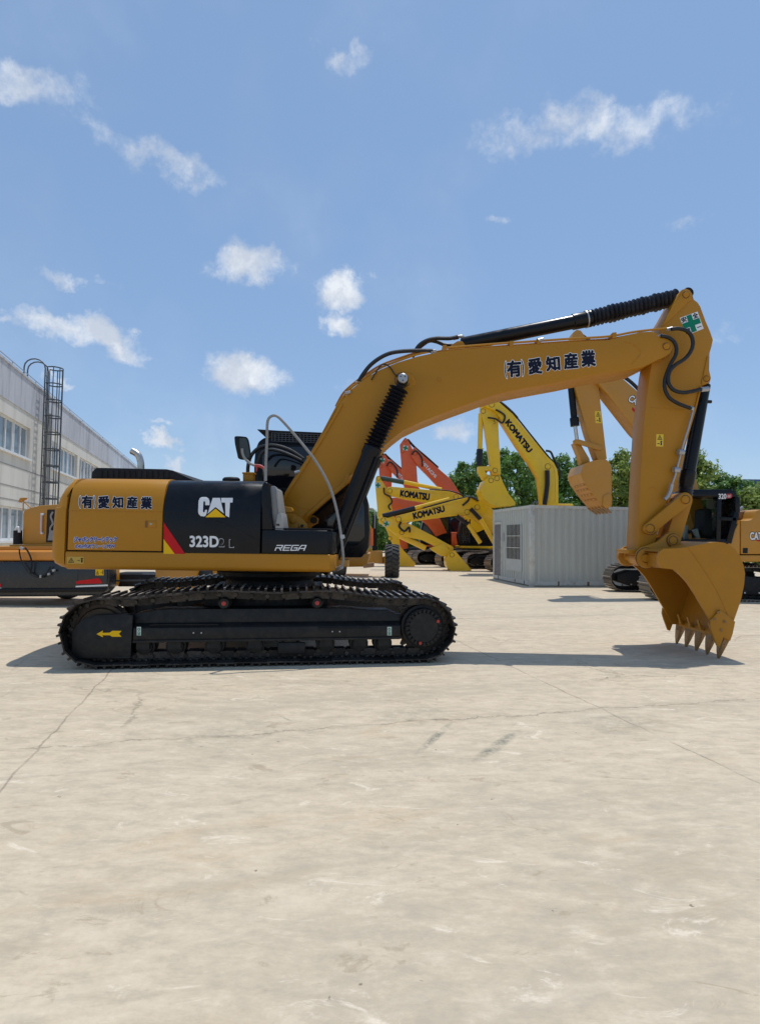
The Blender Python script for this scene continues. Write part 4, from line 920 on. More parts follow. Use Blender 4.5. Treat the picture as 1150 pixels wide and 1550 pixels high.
for a, b in (LOWZ, UPZ):
    for t, k in WINB:
        sl = obj('window_sill', MB().box(t - .08, t + k * WW + .08, -.1, .10, a - .10, a - .005, BT), M_wf, bt, smooth=False)
        for j in range(k):
            x0, x1 = t + j * WW + .03, t + (j + 1) * WW - .03
            f = MB()
            for q in ((x0, x0 + .09), (x1 - .09, x1), ((x0 + x1) / 2 - .045, (x0 + x1) / 2 + .045)): f.box(q[0], q[1], -.20, -.10, a + .0, b, BT)
            f.box(x0 + .09, x1 - .09, -.195, -.105, a, a + .08, BT); f.box(x0 + .09, x1 - .09, -.195, -.105, b - .08, b - .001, BT)
            wf = obj('window', f, M_wf, bt, smooth=False)
            obj('window_pane', MB().box(x0 + .05, x1 - .05, -.17, -.15, a + .05, b - .05, BT), M_curt, wf, smooth=False)
obj('canopy', MB().box(22, 28.5, .05, 2.2, 6.15, 6.45, BT), M_wall, bt, smooth=False)
obj('stair_block', MB().box(28.5, 33, .05, 2.6, 0, 6.9, BT), pm('stair_wall', (.46, .42, .37), .85, dirt=(.2, .15, .12), dirt_amt=.6, streak=True), bt, smooth=False)
# caged ladder
M_lad = pm('grey_steel', (.11, .115, .12), .5, metal=.4, var=.2)
ld = thing('caged_ladder', 'grey steel roof ladder with a round safety cage on the factory wall', 'ladder', BT(4.15, .3, 0))
LT = 4.15
rl = MB()
for s in (-.24, .24):
    rl.cyl(BT(LT + s, .28, .6), BT(LT + s, .28, 8.9), .03, n=8)
    arc = [BT(LT + s, .28 - .42 * (1 - math.cos(math.pi * i / 8)), 8.9 + .40 * math.sin(math.pi * i / 8)) for i in range(9)]
    rl.tube(arc + [BT(LT + s, -.56, 8.1)], .03, 8, 0)
obj('ladder_rail', rl, M_lad, ld)
rg_ = MB()
for i in range(27): rg_.cyl(BT(LT - .24, .28, .8 + i * .3), BT(LT + .24, .28, .8 + i * .3), .014, n=6)
obj('ladder_rungs', rg_, M_lad, ld)
cg = MB(); RC = .34
def cage(a, z): return BT(LT + RC * math.sin(a), .30 + RC * .9 - RC * math.cos(a), z)
for z in [2.3 + .74 * i for i in range(10)]:
    ps = [cage(R(d), z) for d in range(40, 321, 20)]
    for p, q in zip(ps, ps[1:]): cg.prism([p, q, q + Z3(.06), p + Z3(.05)], BN * .012)
for d in (40, 95, 140, 180, 220, 265, 320): cg.cyl(cage(R(d), 2.3), cage(R(d), 9.01), .021, n=6)
obj('safety_cage', cg, M_lad, ld)
dp = obj('drain_pipe', MB().cyl(BT(5.65, .12, 0), BT(5.65, .12, 7.2), .08, n=10), pm('pipe_grey', (.40, .40, .39), .6), None)
tag(dp, 'grey vertical drain pipe on the factory wall beside the caged ladder', 'drain pipe')
wl = obj('wall_lamp', MB().prism([BT(6.1, .05, 6.02), BT(6.1, .35, 5.85), BT(6.1, .30, 5.62), BT(6.1, .05, 5.75)], BD * .35), M_wf, None); tag(wl, 'small white lamp box high on the factory wall right of the ladder', 'lamp')

# ---- low machine behind the tail
LM = thing('road_machine', 'low yellow and black construction machine with a red-reflector rear bumper, behind the excavator tail', 'machine', P(60, 900, 12.4) + Vector((0, 0, 0)))
YL = 11.8
bl_ = obj('rear_bumper', MB().poly([(-120, 850), (163, 849.6), (164.5, 870), (163.5, 890), (158, 896), (152, 901.5), (100, 903), (-120, 904.5)], YL, .4), pm('dark_slate_paint', (.012, .014, .018), .32, var=.2, coat=.2), LM, bevel=.05, seg=3)
obj('bumper_step', MB().poly([(-120, 891.5), (162, 889.8), (158.5, 896), (-120, 898.5)], YL - .03, .1), M_blk, bl_, bevel=.02)
decal('bumper_reflector', [[(114.5, 882.5), (116, 880), (120, 879), (148, 875.3), (151, 876.5), (155, 882), (154, 883.2), (116, 884)]], flat(YL, .006), M_red, bl_)
decal('bumper_reflector', [[(-20, 884), (1.5, 883.5), (2, 888), (-20, 889.5)]], flat(YL, .006), M_red, bl_)
decal('bumper_stripe', [[(114.5, 886.8), (163, 884.8), (163.3, 887.2), (114.5, 889)]], flat(YL, .006), M_white, bl_)
decal('bumper_stripe', [[(-20, 890), (2, 889.6), (2, 891.2), (-20, 891.6)]], flat(YL, .006), M_white, bl_)
warn(bl_, (144.5, 862), (157, 862), (144.5, 871), lambda e: flat(YL, .004 + e), True, M_ylv)
obj('bumper_seam', MB().box(P(118, 860, YL).x, P(118.6, 860, YL).x, YL - .004, YL + .03, P(118, 881, YL).z, P(118, 852, YL).z), M_gap, bl_, smooth=False)
obj('sunlit_cowl', MB().poly([(-120, 836), (-60, 833.5), (100, 833.3), (110, 836), (112, 849), (-120, 849.4)], YL + .03, 1.5), M_sunlit, LM, bevel=.05, seg=3)
obj('deck', MB().poly([(-120, 827.5), (160, 827), (160, 833), (-120, 833.2)], YL + .25, 1.5).poly([(14, 824.5), (80, 823.5), (80, 827), (14, 827)], YL + .4, 1.2), M_yel_far, LM, bevel=.01)
hb = obj('engine_house', MB().poly([(33.5, 824), (35, 778), (36.5, 772.5), (46, 768.5), (60, 765.2), (84, 763.5), (110, 764), (112, 824)], YL + .5, 1.3), M_yel_far, LM, bevel=.02)
obj('side_opening', MB().poly([(71.3, 771.5), (110, 770.5), (110, 821), (69.5, 821)], YL + .49, .03), M_gap, hb, smooth=False)
op = MB().tube([P(x, y, YL + .47) for x, y in ((80, 775), (77, 782), (80, 792), (76, 800), (78, 812))], .02, 6); op.poly([(72, 818), (75, 803), (80, 803), (80, 818)], YL + .46, .05)
obj('engine_parts', op, M_grey, hb)
obj('grab_handle', MB().tube([P(x, y, YL + .46) for x, y in ((62.8, 778), (62.6, 785), (62.3, 797), (62.2, 807.5))], .022, 8), pm('pale_pink_handle', (.62, .50, .46), .5), hb)
obj('handle_end', MB().poly([(61, 776.8), (65.2, 776.8), (65, 780), (61, 780)], YL + .44, .06).poly([(60.8, 805.8), (64, 805.8), (64, 808.5), (60.8, 808.5)], YL + .44, .06), M_white, hb, bevel=.008)
obj('air_stack', MB().lathe(P(27, 824, YL + .5), P(27, 803, YL + .5), [(0, .09), (1, .085)], 14), M_blkm, LM)
obj('stack_pipe', MB().tube([P(x, y, YL + .45) for x, y in ((24.5, 813), (24, 806), (24.5, 800), (27.5, 798.5), (29, 802), (29, 806))], .028, 10), M_wf, LM)
ms_ = obj('mirror_stalk', MB().tube([P(x, y, YL + .9) for x, y in ((46, 768.5), (40, 763), (34, 758), (31, 756))], .012, 6).tube([P(x, y, YL + .9) for x, y in ((35, 773), (35.2, 761))], .012, 6), M_yel_far, LM)
obj('wing_mirror', MB().poly([(27, 759), (30, 753.5), (38, 753), (37, 756), (32, 758), (29, 760.5)], YL + .85, .1), M_yel_far, ms_, bevel=.01)
obj('wire_loop', MB().tube([P(x, y, YL - .06) for x, y in ((30, 829), (29.5, 836), (33, 850), (40, 862), (45, 868), (53, 872), (61, 874), (68, 871), (73, 864), (77, 857))], .013, 6).tube([P(x, y, YL - .07) for x, y in ((38, 829), (43, 836), (47, 846), (48, 856), (46.5, 866), (50, 871), (57, 873.5))], .017, 6), M_blkm, LM)
obj('wire_plug', MB().poly([(29, 827), (35, 829), (34, 833), (29, 831)], YL - .09, .05).poly([(59.5, 870.5), (62, 870.5), (62, 875), (59.5, 875)], YL - .09, .05).poly([(71, 868), (74, 867), (75, 870), (72, 871.5)], YL - .09, .05).poly([(78, 862), (82, 861.5), (82.5, 865), (79, 865.5)], YL - .09, .05), M_silver, LM, bevel=.006)
obj('rear_post', MB().poly([(164.5, 862), (170, 862), (170, 884), (168, 889), (164.8, 889)], YL + .4, .35), M_yel, LM, bevel=.01)
obj('chassis', MB().poly([(170, 868), (215, 868), (236, 880), (236, 888), (180, 888), (170, 884)], YL + .9, .7), M_blkm, LM, bevel=.01)
obj('chassis_plate', MB().poly([(235, 862), (300, 862), (292, 896), (235, 890)], YL + .7, .5), M_yel_far, LM, bevel=.01)
obj('chassis_tray', MB().poly([(300, 864), (425, 864), (425, 885), (300, 887)], YL + .8, .8).poly([(170, 878), (240, 878), (240, 880), (170, 880.5)], YL + .4, .05), pm('slate_tray', (.02, .022, .025), .5), LM, bevel=.01)
obj('front_hitch', MB().poly([(322, 860), (334, 860), (334, 869), (322, 869)], YL + .7, .08), M_yel, LM, bevel=.008)

for x_ in (P(-60, 850, 12.6).x, P(80, 850, 12.6).x, P(268, 850, 12.6).x):
    for y_ in (13.25,):
        obj('road_wheel', MB().lathe((x_, y_ - .12, .36), (x_, y_ + .12, .36), [(0, .16), (.02, .30), (.2, .36), (.8, .36), (.98, .30), (1, .16)], 24), M_tyre, LM)
obj('chassis_rail', MB().box(P(-100, 850, 12.6).x, P(420, 850, 12.6).x, 12.6, 12.95, .40, .62), M_blkm, LM, bevel=.01)
# ---- container office
A0 = G(803.5, 888.0); CL = Vector((.989, .148, 0)); CW = Vector((-.148, .989, 0))
CLEN, CWID, CH = 5.3, 3.5, 2.6
def CT(l, w_, z): return A0 + CL * l + CW * w_ + Vector((0, 0, z))
M_cont = pm('grey_container_paint', (.50, .52, .475), .5, var=.06, scale=1.4, dirt=(.36, .33, .28), dirt_amt=.35, streak=True)
M_rust = pm('rust_streak', (.22, .09, .04), .8, var=.4, scale=20)
M_contd = pm('grey_container_trim', (.58, .59, .54), .5, var=.1, scale=3, dirt=(.22, .13, .08), dirt_amt=.5)
co = thing('container_office', 'pale grey corrugated container cabin with a barred window on its end', 'container', A0 + CL * 2.6 + CW * 1.7)
def corr(x0, x1, f, per=.235, dep=.04):
    rows = [[], []]; x = x0; k = 0
    prof = [(0, 0), (.36, 0), (.5, dep), (.86, dep)]
    while x < x1 - 1e-6:
        for u, d in prof:
            xx = x + u * per
            if xx > x1: break
            rows[0].append(f(xx, d, .16)); rows[1].append(f(xx, d, CH - .10))
        x += per
    rows[0].append(f(x1, 0, .16)); rows[1].append(f(x1, 0, CH - .10))
    return MB().grid(rows)
obj('corrugated_wall', corr(.12, CLEN - .1, lambda x, d, z: CT(x, .04 - d * .9, z)), M_cont, co, smooth=False)
obj('corrugated_wall', corr(.12, CLEN - .1, lambda x, d, z: CT(x, CWID - .04 + d * .9, z)), M_cont, co, smooth=False)
ew = corr(.12, .78, lambda x, d, z: CT(.04 - d * .9, x, z), .2)
eo = obj('end_wall', ew, M_cont, co, smooth=False)
e2 = corr(2.22, 2.60, lambda x, d, z: CT(.04 - d * .9, x, z), .2); obj('end_wall', e2, M_cont, co, smooth=False)
def corr2(y0, y1, z0, z1):
    rows = [[], []]; x = y0
    while x < y1 - 1e-6:
        for u, d in ((0, 0), (.36, 0), (.5, .036), (.86, .036)):
            if x + u * .2 <= y1: rows[0].append(CT(.04 - d, x + u * .2, z0)); rows[1].append(CT(.04 - d, x + u * .2, z1))
        x += .2
    rows[0].append(CT(.04, y1, z0)); rows[1].append(CT(.04, y1, z1)); return MB().grid(rows)
obj('end_wall', corr2(.78, 2.22, .16, .42), M_cont, co, smooth=False)
obj('end_wall', corr2(.78, 2.22, 2.0, CH - .1), M_cont, co, smooth=False)
obj('end_wall', corr2(2.60, 3.38, 2.12, CH - .1), M_cont, co, smooth=False)
obj('window_surround', MB().box(.0, .05, .78, 2.22, .42, .82, CT).box(-.01, .05, .78, .86, .82, 2.0, CT).box(-.01, .05, 2.14, 2.22, .82, 2.0, CT), pm('pale_panel', (.47, .50, .49), .5, dirt=(.3, .3, .28), dirt_amt=.4), co, smooth=False)
cwn = obj('window', MB().box(.035, .05, .86, 2.14, .82, 2.0, CT), M_blkm, co, smooth=False)
br = MB()
for i in range(11): y = .90 + i * .12; br.box(-.015, .0, y, y + .012, .82, 2.0, CT)
for z in (1.20, 1.60): br.box(-.025, -.016, .86, 2.14, z, z + .025, CT)
obj('window_bars', br, M_contd, cwn, smooth=False)
dr = obj('door', MB().box(.0, .04, 2.66, 3.32, .17, 2.04, CT), pm('grey_door', (.13, .13, .15), .5, var=.08), co, smooth=False)
obj('door_frame', MB().box(-.02, .05, 2.60, 2.66, .16, 2.12, CT).box(-.02, .05, 3.32, 3.38, .16, 2.12, CT).box(-.021, .05, 2.66, 3.32, 2.04, 2.12, CT), M_contd, dr, smooth=False)
obj('notice', MB().box(-.012, -.004, 2.33, 2.52, 1.42, 1.72, CT), pm('faded_notice', (.33, .35, .36), .6, var=.5, scale=25), co, smooth=False)
for l, z0, z1, wd in ((.9, .02, .16, .05), (1.9, .03, .15, .08), (3.1, .03, .14, .05), (4.2, .03, .16, .07)):
    obj('rust_stain', MB().box(l, l + wd, -.0065, -.0055, z0, z1, CT), M_rust, co, smooth=False)
for w_, z0, z1 in ((.5, .04, .15), (1.3, .05, .14), (2.9, .03, .15)):
    obj('rust_stain', MB().box(-.0065, -.0055, w_, w_ + .07, z0, z1, CT), M_rust, co, smooth=False)
obj('door_handle', MB().box(-.03, 0, 2.72, 2.75, 1.0, 1.14, CT), M_silver, dr, smooth=False)
po_ = MB()
for l in (0, CLEN - .14):
    for w_ in (0, CWID - .14): po_.box(l - .02, l + .12, w_ - .02, w_ + .12, 0, CH, CT)
obj('corner_post', po_, M_contd, co, bevel=.01)
for z0, z1 in ((.03, .16), (CH - .10, CH - .005)):
    for bx_ in ((.12, CLEN - .14, -.005, .11), (.12, CLEN - .14, CWID - .12, CWID - .01), (-.005, .11, .12, CWID - .14), (CLEN - .14, CLEN - .03, .12, CWID - .14)):
        obj('frame_rail', MB().box(*bx_, z0, z1, CT), M_contd, co, smooth=False)
obj('roof', MB().box(.05, CLEN - .1, .05, CWID - .1, CH - .09, CH - .03, CT), M_cont, co, smooth=False)
rb_ = obj('bent_rod', MB().tube([CT(.15, .2, CH + .01), CT(.3, .4, CH + .13), CT(.6, .9, CH + .16), CT(.9, 1.6, CH + .10), CT(1.2, 1.9, CH + .02)], .03, 8), M_blkm, None); tag(rb_, 'dark bent hose lying on the container cabin roof', 'hose')

# ---- generic crawler undercarriage and house for the machines behind
def crawlers(par, cx, cy, ang, mat, gauge=2.38, n=45, frame=M_blkm, half=1.75):
    d = Vector((math.cos(ang), math.sin(ang), 0)); nn = Vector((-d.y, d.x, 0)); c = Vector((cx, cy, 0))
    for sgn in (-1, 1):
        def T(s, t, z, sgn=sgn): return c + d * s + nn * (sgn * gauge / 2 + (t - .3)) + Vector((0, 0, z))
        tr = obj('crawler_track', MB().prism([T(s, .06, z) for s, z in ((-1.9, .30), (-1.5, .17), (1.5, .17), (1.95, .25), (2.0, .45), (1.8, .62), (.6, .60), (.2, .66), (-.3, .60), (-1.5, .62), (-1.9, .5))], nn * .48), frame, par, bevel=.02)
        shoe_track(T, half, tr, mat, frame, n=n)
        for s in (-1.3, -.9, -.5, 0, .5, .9, 1.3):
            b = MB()
            for e in (.035, .56): b.cyl(T(s, e, .24), T(s, e + .005 if e > .3 else e + .005, .24), .02, n=8)
        bl = MB()
        for i in range(9): bl.cyl(T(-1.5 + i * .36, .04, .22), T(-1.5 + i * .36, .07, .22), .022, n=8)
        obj('frame_bolts', bl, M_silver, tr)
    obj('carbody', MB().box(-.9, .9, -.9, .9, .35, .95, lambda a, b, z: c + d * a + nn * b + Vector((0, 0, z))), frame, par, bevel=.02)

# ---- the excavator on the right
RX = thing('hydraulic_excavator', 'ochre crawler excavator on the right with a black glazed cab, bucket hanging over the container', 'excavator', Vector((8.9, 15.9, 0)))
crawlers(RX, 8.85, 15.9, R(0), M_shoe_worn)
yr = 14.35
RXP = [(1080, 850), (1098, 830), (1104, 819), (1119.6, 787), (1121, 786), (1121, 849)]
hs1 = obj('house_side', MB().poly([(1076, 850), (1090, 838), (1102, 822), (1112, 803), (1119.5, 787), (1119.5, 850)], yr, .9), M_yel_far, RX, bevel=.01)
dr2 = obj('side_door', MB().poly([(1121.2, 788), (1131, 788), (1136, 787), (1139.5, 784.5), (1142.5, 776), (1144.5, 773), (1149, 771.5), (1330, 771.5), (1330, 839), (1121.2, 839)], yr, 2.5), M_yel_far, RX, bevel=.015)
obj('deck_top', MB().poly([(1117, 775), (1145, 771), (1170, 771), (1170, 790), (1120, 790)], yr + .45, 1.7), pm('brown_deck', (.33, .15, .04), .55, var=.2, dirt=(.1, .06, .03), dirt_amt=.5), RX, bevel=.01)
obj('lower_frame', MB().poly([(1076, 840.5), (1330, 840.5), (1330, 850), (1090, 850.5), (1076, 848)], yr - .03, 2.5), M_yel_far, RX, bevel=.02)
obj('swing_bearing', MB().cyl((9.0, 15.8, .9), (9.0, 15.8, 1.1), .65, n=24), M_blkm, RX)
decal('square_vent', [[(1124, 829.5), (1131.5, 829.5), (1131.5, 837.5), (1124, 837.5)]], flat(yr, .005), M_blkm, dr2)
lettering('wordmark', 'CAT', (1135, 806), (1153, 806), (1135, 817), yr, M_white, dr2, offset=.035, outline=.09, omat=M_blk)
decal('wordmark_bar', [[(1143, 817.3), (1156, 817.3), (1156, 819.6), (1147, 819.6)]], flat(yr, .004), M_red, dr2)
obj('exhaust_tip', MB().tube([P(x, y, yr + .8) for x, y in ((1119, 775), (1121, 770), (1124, 767.5))], .035, 8), M_silver, RX)
# cab frame with real panes
cabf = MB(); Yc0 = yr - .02
outl = [(1029, 822), (1028, 800), (1031, 770), (1036, 748), (1040, 742), (1060, 741), (1104, 741), (1111, 743), (1115, 749), (1117.5, 762), (1117, 774), (1113, 793), (1107, 809), (1101, 822)]
def bars(mb, Y, th):
    def st(a, b, w0): 
        dx, dy = b[0] - a[0], b[1] - a[1]; l = math.hypot(dx, dy); nx, ny = -dy / l * w0, dx / l * w0
        mb.poly([(a[0] + nx, a[1] + ny), (b[0] + nx, b[1] + ny), (b[0] - nx, b[1] - ny), (a[0] - nx, a[1] - ny)], Y, th)
    st((1030, 822), (1029, 800), 2); st((1029, 800), (1036, 750), 2); st((1030, 821), (1102, 821), 2.4)
    st((1089, 750), (1087, 822), 3.2); st((1116, 752), (1116.5, 776), 3.4); st((1115, 776), (1103, 822), 4); st((1088, 785), (1114, 786), 2.5); st((1030, 812), (1040, 824), 1.5)
bars(cabf, Yc0, .05); bars(cabf, Yc0 + .98, .05)
cabf.poly([(1034, 751), (1035, 745), (1040, 741), (1104, 740.5), (1112, 743), (1117, 752)], Yc0 - .005, 1.04)
cabf.poly([(1112, 752), (1119, 752), (1118, 776), (1108, 806), (1101, 822), (1096, 822), (1106, 800), (1112, 776)], Yc0 + .05, .93)
cabf.poly([(1029, 816), (1104, 816), (1102, 823.5), (1029, 823.5)], Yc0 + .02, .96)
rc = obj('cab', cabf, M_blk, RX, bevel=.006)
gm = bpy.data.materials.new('tinted_pane'); gm.use_nodes = True; gn = gm.node_tree; pb = gn.nodes['Principled BSDF']
pb.inputs['Base Color'].default_value = (.55, .62, .60, 1); pb.inputs['Roughness'].default_value = .03; pb.inputs['Transmission Weight'].default_value = 1.0; pb.inputs['IOR'].default_value = 1.05
MATS['tinted_pane'] = gm
for pl_ in ([(1032, 817), (1031, 800), (1037, 753), (1086, 753), (1084, 817)], [(1092, 753), (1112, 753), (1113, 775), (1110, 784), (1092, 783)]):
    for y in (Yc0 + .02, Yc0 + 1.0): obj('cab_window', MB().poly(pl_, y, .012), gm, rc, smooth=False)
st_ = obj('driver_seat', MB().poly([(1062, 815), (1061, 800), (1066, 797), (1067, 772), (1072, 769), (1078, 772), (1079, 800), (1078, 815)], Yc0 + .25, .5).poly([(1046, 803), (1062, 801), (1064, 806), (1046, 808)], Yc0 + .28, .45), M_blkm, rc, bevel=.03)
obj('seat_console', MB().poly([(1048, 802), (1056, 800), (1060, 815), (1054, 815)], Yc0 + .15, .06).poly([(1036, 817), (1038, 795), (1041, 795), (1042, 817)], Yc0 + .35, .2), M_grey, rc, bevel=.01)
obj('blind_panel', MB().poly([(1070, 757), (1080, 757), (1080, 770), (1070, 770)], Yc0 + .9, .03), pm('cream_blind', (.45, .42, .36), .7), rc, smooth=False)
lettering('model_number', '320', (1087.5, 747.5), (1099, 747.5), (1087.5, 755), Yc0 - .005, M_white, rc, offset=.03)
decal('model_badge', [[(1100, 747.5), (1106, 747), (1108, 749), (1107.5, 752.5), (1105.5, 754), (1100, 754.5)]], flat(Yc0 - .005, .004), M_redp, rc)
lettering('badge_lettering', 'GC', (1101, 749.5), (1106, 749.3), (1101, 752.8), Yc0 - .006, M_white, rc, offset=.02, eps=.006)
YR = 15.3
bmr = obj('boom', MB().poly([(868, 535), (878, 528), (890, 530), (903, 545), (907, 556), (938, 569), (969, 596), (1010, 645), (1042, 695), (1056, 735), (1070, 790), (1066, 812), (1052, 806), (1042, 770), (1028, 735), (1000, 690), (963, 652), (920, 597), (905, 580), (880, 560)], YR, .55), M_yel_far, RX, bevel=.01)
lettering('wordmark', 'CAT', (955.5, 597.5), (972, 607), (950, 606), YR, M_white, bmr, offset=.035, outline=.10, omat=M_blk)
decal('wordmark_bar', [[(957, 616), (966, 624), (966, 631), (956, 620)]], flat(YR, .004), M_red, bmr)
obj('boom_hose', MB().tube([P(x, y, YR + .1) for x, y in ((936, 566), (948, 573), (960, 583), (972, 596), (990, 617))], .05, 8), M_rub, bmr)
skr = obj('stick', MB().poly([(866, 510), (868, 502), (873, 498.5), (879, 500), (884, 507), (896, 540), (905, 577), (912, 640), (918.3, 694), (915, 697.5), (906, 697), (903, 693), (890, 658), (878, 615), (869.6, 582), (865, 545)], YR + .1, .36), M_yel_far, RX, bevel=.01)
obj('arm_cylinder', MB().cyl(P(873.5, 504, YR + .3), P(935, 548, YR + .3), .07, n=14), M_blk, RX)
warn(skr, (900, 622), (909.5, 622), (901, 640.5), lambda e: flat(YR + .1, e), False)
bcr = obj('bucket_cylinder', MB().lathe(P(863.5, 583, YR + .28), P(870, 645, YR + .28), [(0, .06), (.02, .085), (.78, .09), (.8, .12), (1, .12)], 16), M_blk, RX)
obj('cylinder_rod', MB().cyl(P(870, 644, YR + .28), P(873, 666, YR + .28), .05, n=12), M_chrome, bcr)
obj('idler_link', MB().poly([(867.5, 667), (871, 664.5), (877, 665), (911, 675), (911, 681), (905, 681), (876, 672), (869, 672)], YR + .02, .08), M_yel_far, RX, bevel=.01)
obj('power_link', MB().poly([(869, 670), (877, 669), (892, 694), (893, 701), (880, 703), (878, 692)], YR + .12, .3), M_yel_far, RX, bevel=.01)
bsp = [(884, 702), (895, 698), (905, 695.5), (918, 696), (923, 701), (925, 708), (925.5, 735), (925, 756), (921, 766), (916, 769), (905, 757), (893, 742), (884, 729), (879, 716)]
YBK = 14.95
bkr = MB().poly(bsp, YBK, .03); nr = [P(x, y, YBK) for x, y in bsp]; bkr.prism([p + Vector((0, 1.07, 0)) for p in nr], (0, .03, 0))
shp = nr[9:] + nr[:3]
shr = []
for i, p in enumerate(shp):
    a = shp[max(0, i - 1)]; b = shp[min(len(shp) - 1, i + 1)]; t = (b - a).normalized(); shr.append(p + Vector((t.z, 0, -t.x)) * .03)
bkr.grid([[p + Vector((0, .01, 0)) for p in shp], [p + Vector((0, 1.09, 0)) for p in shp], [p + Vector((0, 1.09, 0)) for p in shr], [p + Vector((0, .01, 0)) for p in shr], [p + Vector((0, .01, 0)) for p in shp]])
bro = obj('bucket', bkr, M_yel_far, RX, ang=30)
wr = MB()
for k, (x, y) in enumerate(((886, 732), (891, 739), (897, 747), (903, 755))):
    p = P(x - .4, y + .6, YBK)
    for yy in (.1, .32, .54, .76): obj('wear_plate', MB().box(p.x - .02, p.x + .06, YBK + yy, YBK + yy + .17, p.z - .035, p.z + .02), M_yel_far, bro, bevel=.006)
obj('side_cutter', MB().poly([(913, 750), (923, 746), (926.5, 752), (925.5, 766), (918, 770), (912, 764)], YBK - .025, .03), M_yel_far, bro, bevel=.008)
for k in range(5):
    p = P(917, 768, YBK) + Vector((0, .05 + k * .24, 0)); v = MB()
    v.prism([p + Vector((-.10, 0, .02)), p + Vector((.02, 0, .06)), p + Vector((.17, 0, -.13)), p + Vector((.155, 0, -.15))], (0, .10, 0)); obj('bucket_tooth', v, M_tooth, bro, bevel=.004)

# ---- machines in the row behind
def cross(par, x, y, r, Y, a=0):
    rot = lambda u, v: (x + r * (u * math.cos(a) - v * math.sin(a)), y + r * (u * math.sin(a) + v * math.cos(a)))
    sg = decal('safety_sign', [[rot(-1, -1), rot(1, -1), rot(1, 1), rot(-1, 1)]], flat(Y, .012), pm('pale_sign', (.55, .6, .5), .5), par)
    k = .3
    decal('green_cross', [[rot(u, v) for u, v in ((-k, -.9), (k, -.9), (k, -k), (.9, -k), (.9, k), (k, k), (k, .9), (-k, .9), (-k, k), (-.9, k), (-.9, -k), (-k, -k))]], flat(Y, .022), M_green, sg)
def tubepx(pts, Y, r, n=8): return MB().tube([P(x, y, Y) for x, y in pts], r, n)
def house(par, x0, y0, Yc, paint, ln=3.4, hgt=1.9, cab=True, ang=0):
    c = Vector((x0, Yc, 0))
    obj('house', MB().box(c.x - .3, c.x + ln, Yc - .1, Yc + 1.25, 1.12, hgt).box(c.x + .9, c.x + ln, Yc - 1.25, Yc - .1, 1.12, hgt), paint, par, bevel=.05)
    obj('house_deck', MB().box(c.x - .9, c.x + .9, Yc - 1.25, Yc + 1.25, .98, 1.11), paint, par, bevel=.02)
    cf = MB().prism([Vector((c.x + a, Yc - 1.22, z)) for a, z in ((-.95, 1.12), (-1.02, 1.7), (-.75, 2.75), (-.5, 2.93), (.7, 2.95), (.86, 2.8), (.86, 1.12))], (0, 1.0, 0))
    co_ = obj('cab', cf, M_blk, par, bevel=.04)
    obj('cab_window', MB().prism([Vector((c.x + a, Yc - 1.23, z)) for a, z in ((-.85, 1.4), (-.9, 1.75), (-.66, 2.65), (.05, 2.7), (.05, 1.4))], (0, .02, 0)), M_ogl, co_, smooth=False)
    obj('cab_window', MB().prism([Vector((c.x + a, Yc - 1.23, z)) for a, z in ((.15, 1.8), (.15, 2.7), (.7, 2.7), (.75, 1.8))], (0, .02, 0)), M_ogl, co_, smooth=False)

GRP = 'excavators parked in the row behind'
# lemon machine with the lower boom
kb = thing('parked_excavator', 'lemon yellow excavator with the lower boom, bucket on the ground left of the container', 'excavator', (7.0, 28.2, 0), GRP); Y = 27.0
crawlers(kb, 6.6, 28.3, R(18), M_shoe_worn, n=40); house(kb, 6.6, 0, 28.3, M_kyel)
b = obj('boom', MB().poly([(597, 785), (600, 781), (606, 779.5), (640, 770.5), (680, 759.5), (706, 753), (716, 754), (726, 758), (741, 767), (765, 790), (782, 818), (770, 822), (755, 812), (741, 803), (724, 790), (708, 780), (693, 780), (640, 787), (607, 792), (600, 790)], Y, .6), M_kyel, kb, bevel=.02)
lettering('lettering', 'KOMATSU', (624.5, 777), (671, 765), (626.5, 786), Y, M_navy, b, offset=.06, eps=.01)
s = obj('stick', MB().poly([(572.5, 790), (573, 785), (577, 782), (588, 784), (597, 786), (610, 790), (622, 794), (655, 811), (686, 828), (686, 836), (680, 838), (660, 828), (640, 818), (610, 812), (601, 812), (592, 804), (580, 796)], Y + .15, .36), M_kyel, kb, bevel=.02); cross(s, 584.5, 793, 4.2, Y + .15, .3)
ac_ = obj('arm_cylinder', tubepx([(628, 769.5), (680, 756)], Y + .3, .11), M_kyel, kb); obj('bellows', tubepx([(579, 781.5), (628, 769.5)], Y + .3, .13), M_rib, ac_)
obj('bucket_cylinder', tubepx([(605, 811), (644, 830)], Y + .3, .13), M_kyel, kb)
obj('bucket_link', MB().poly([(650, 830), (672, 822), (678, 830), (688, 838), (680, 842), (668, 842), (655, 834)], Y + .1, .4), M_kyel, kb, bevel=.02)
bq = MB().poly([(681, 836), (688, 833), (714, 863.5), (700, 865), (682, 864.5), (676, 857), (675, 845)], Y - .1, .04).poly([(681, 836), (688, 833), (714, 863.5), (700, 865), (682, 864.5), (676, 857), (675, 845)], Y + 1.0, .04)
bq.prism([P(x, y, Y - .1) + Vector((0, .02, 0)) for x, y in ((681, 836), (675, 845), (676, 857), (682, 864.5), (700, 865), (714, 863.5), (700, 862), (684, 861), (679, 855), (679, 845), (684, 838))], (0, 1.08, 0))
obj('bucket', bq, M_kyel, kb)
for dx in (0, -21):
    c_ = obj('boom_cylinder', tubepx([(727 + dx * .9, 786 + (8 if dx else 0)), (748 + dx, 822)], Y - .2, .10), M_kyel, kb); obj('bellows', tubepx([(712 + dx, 770 + (11 if dx else 0)), (727 + dx * .9, 786 + (8 if dx else 0))], Y - .2, .10), M_rib, c_)
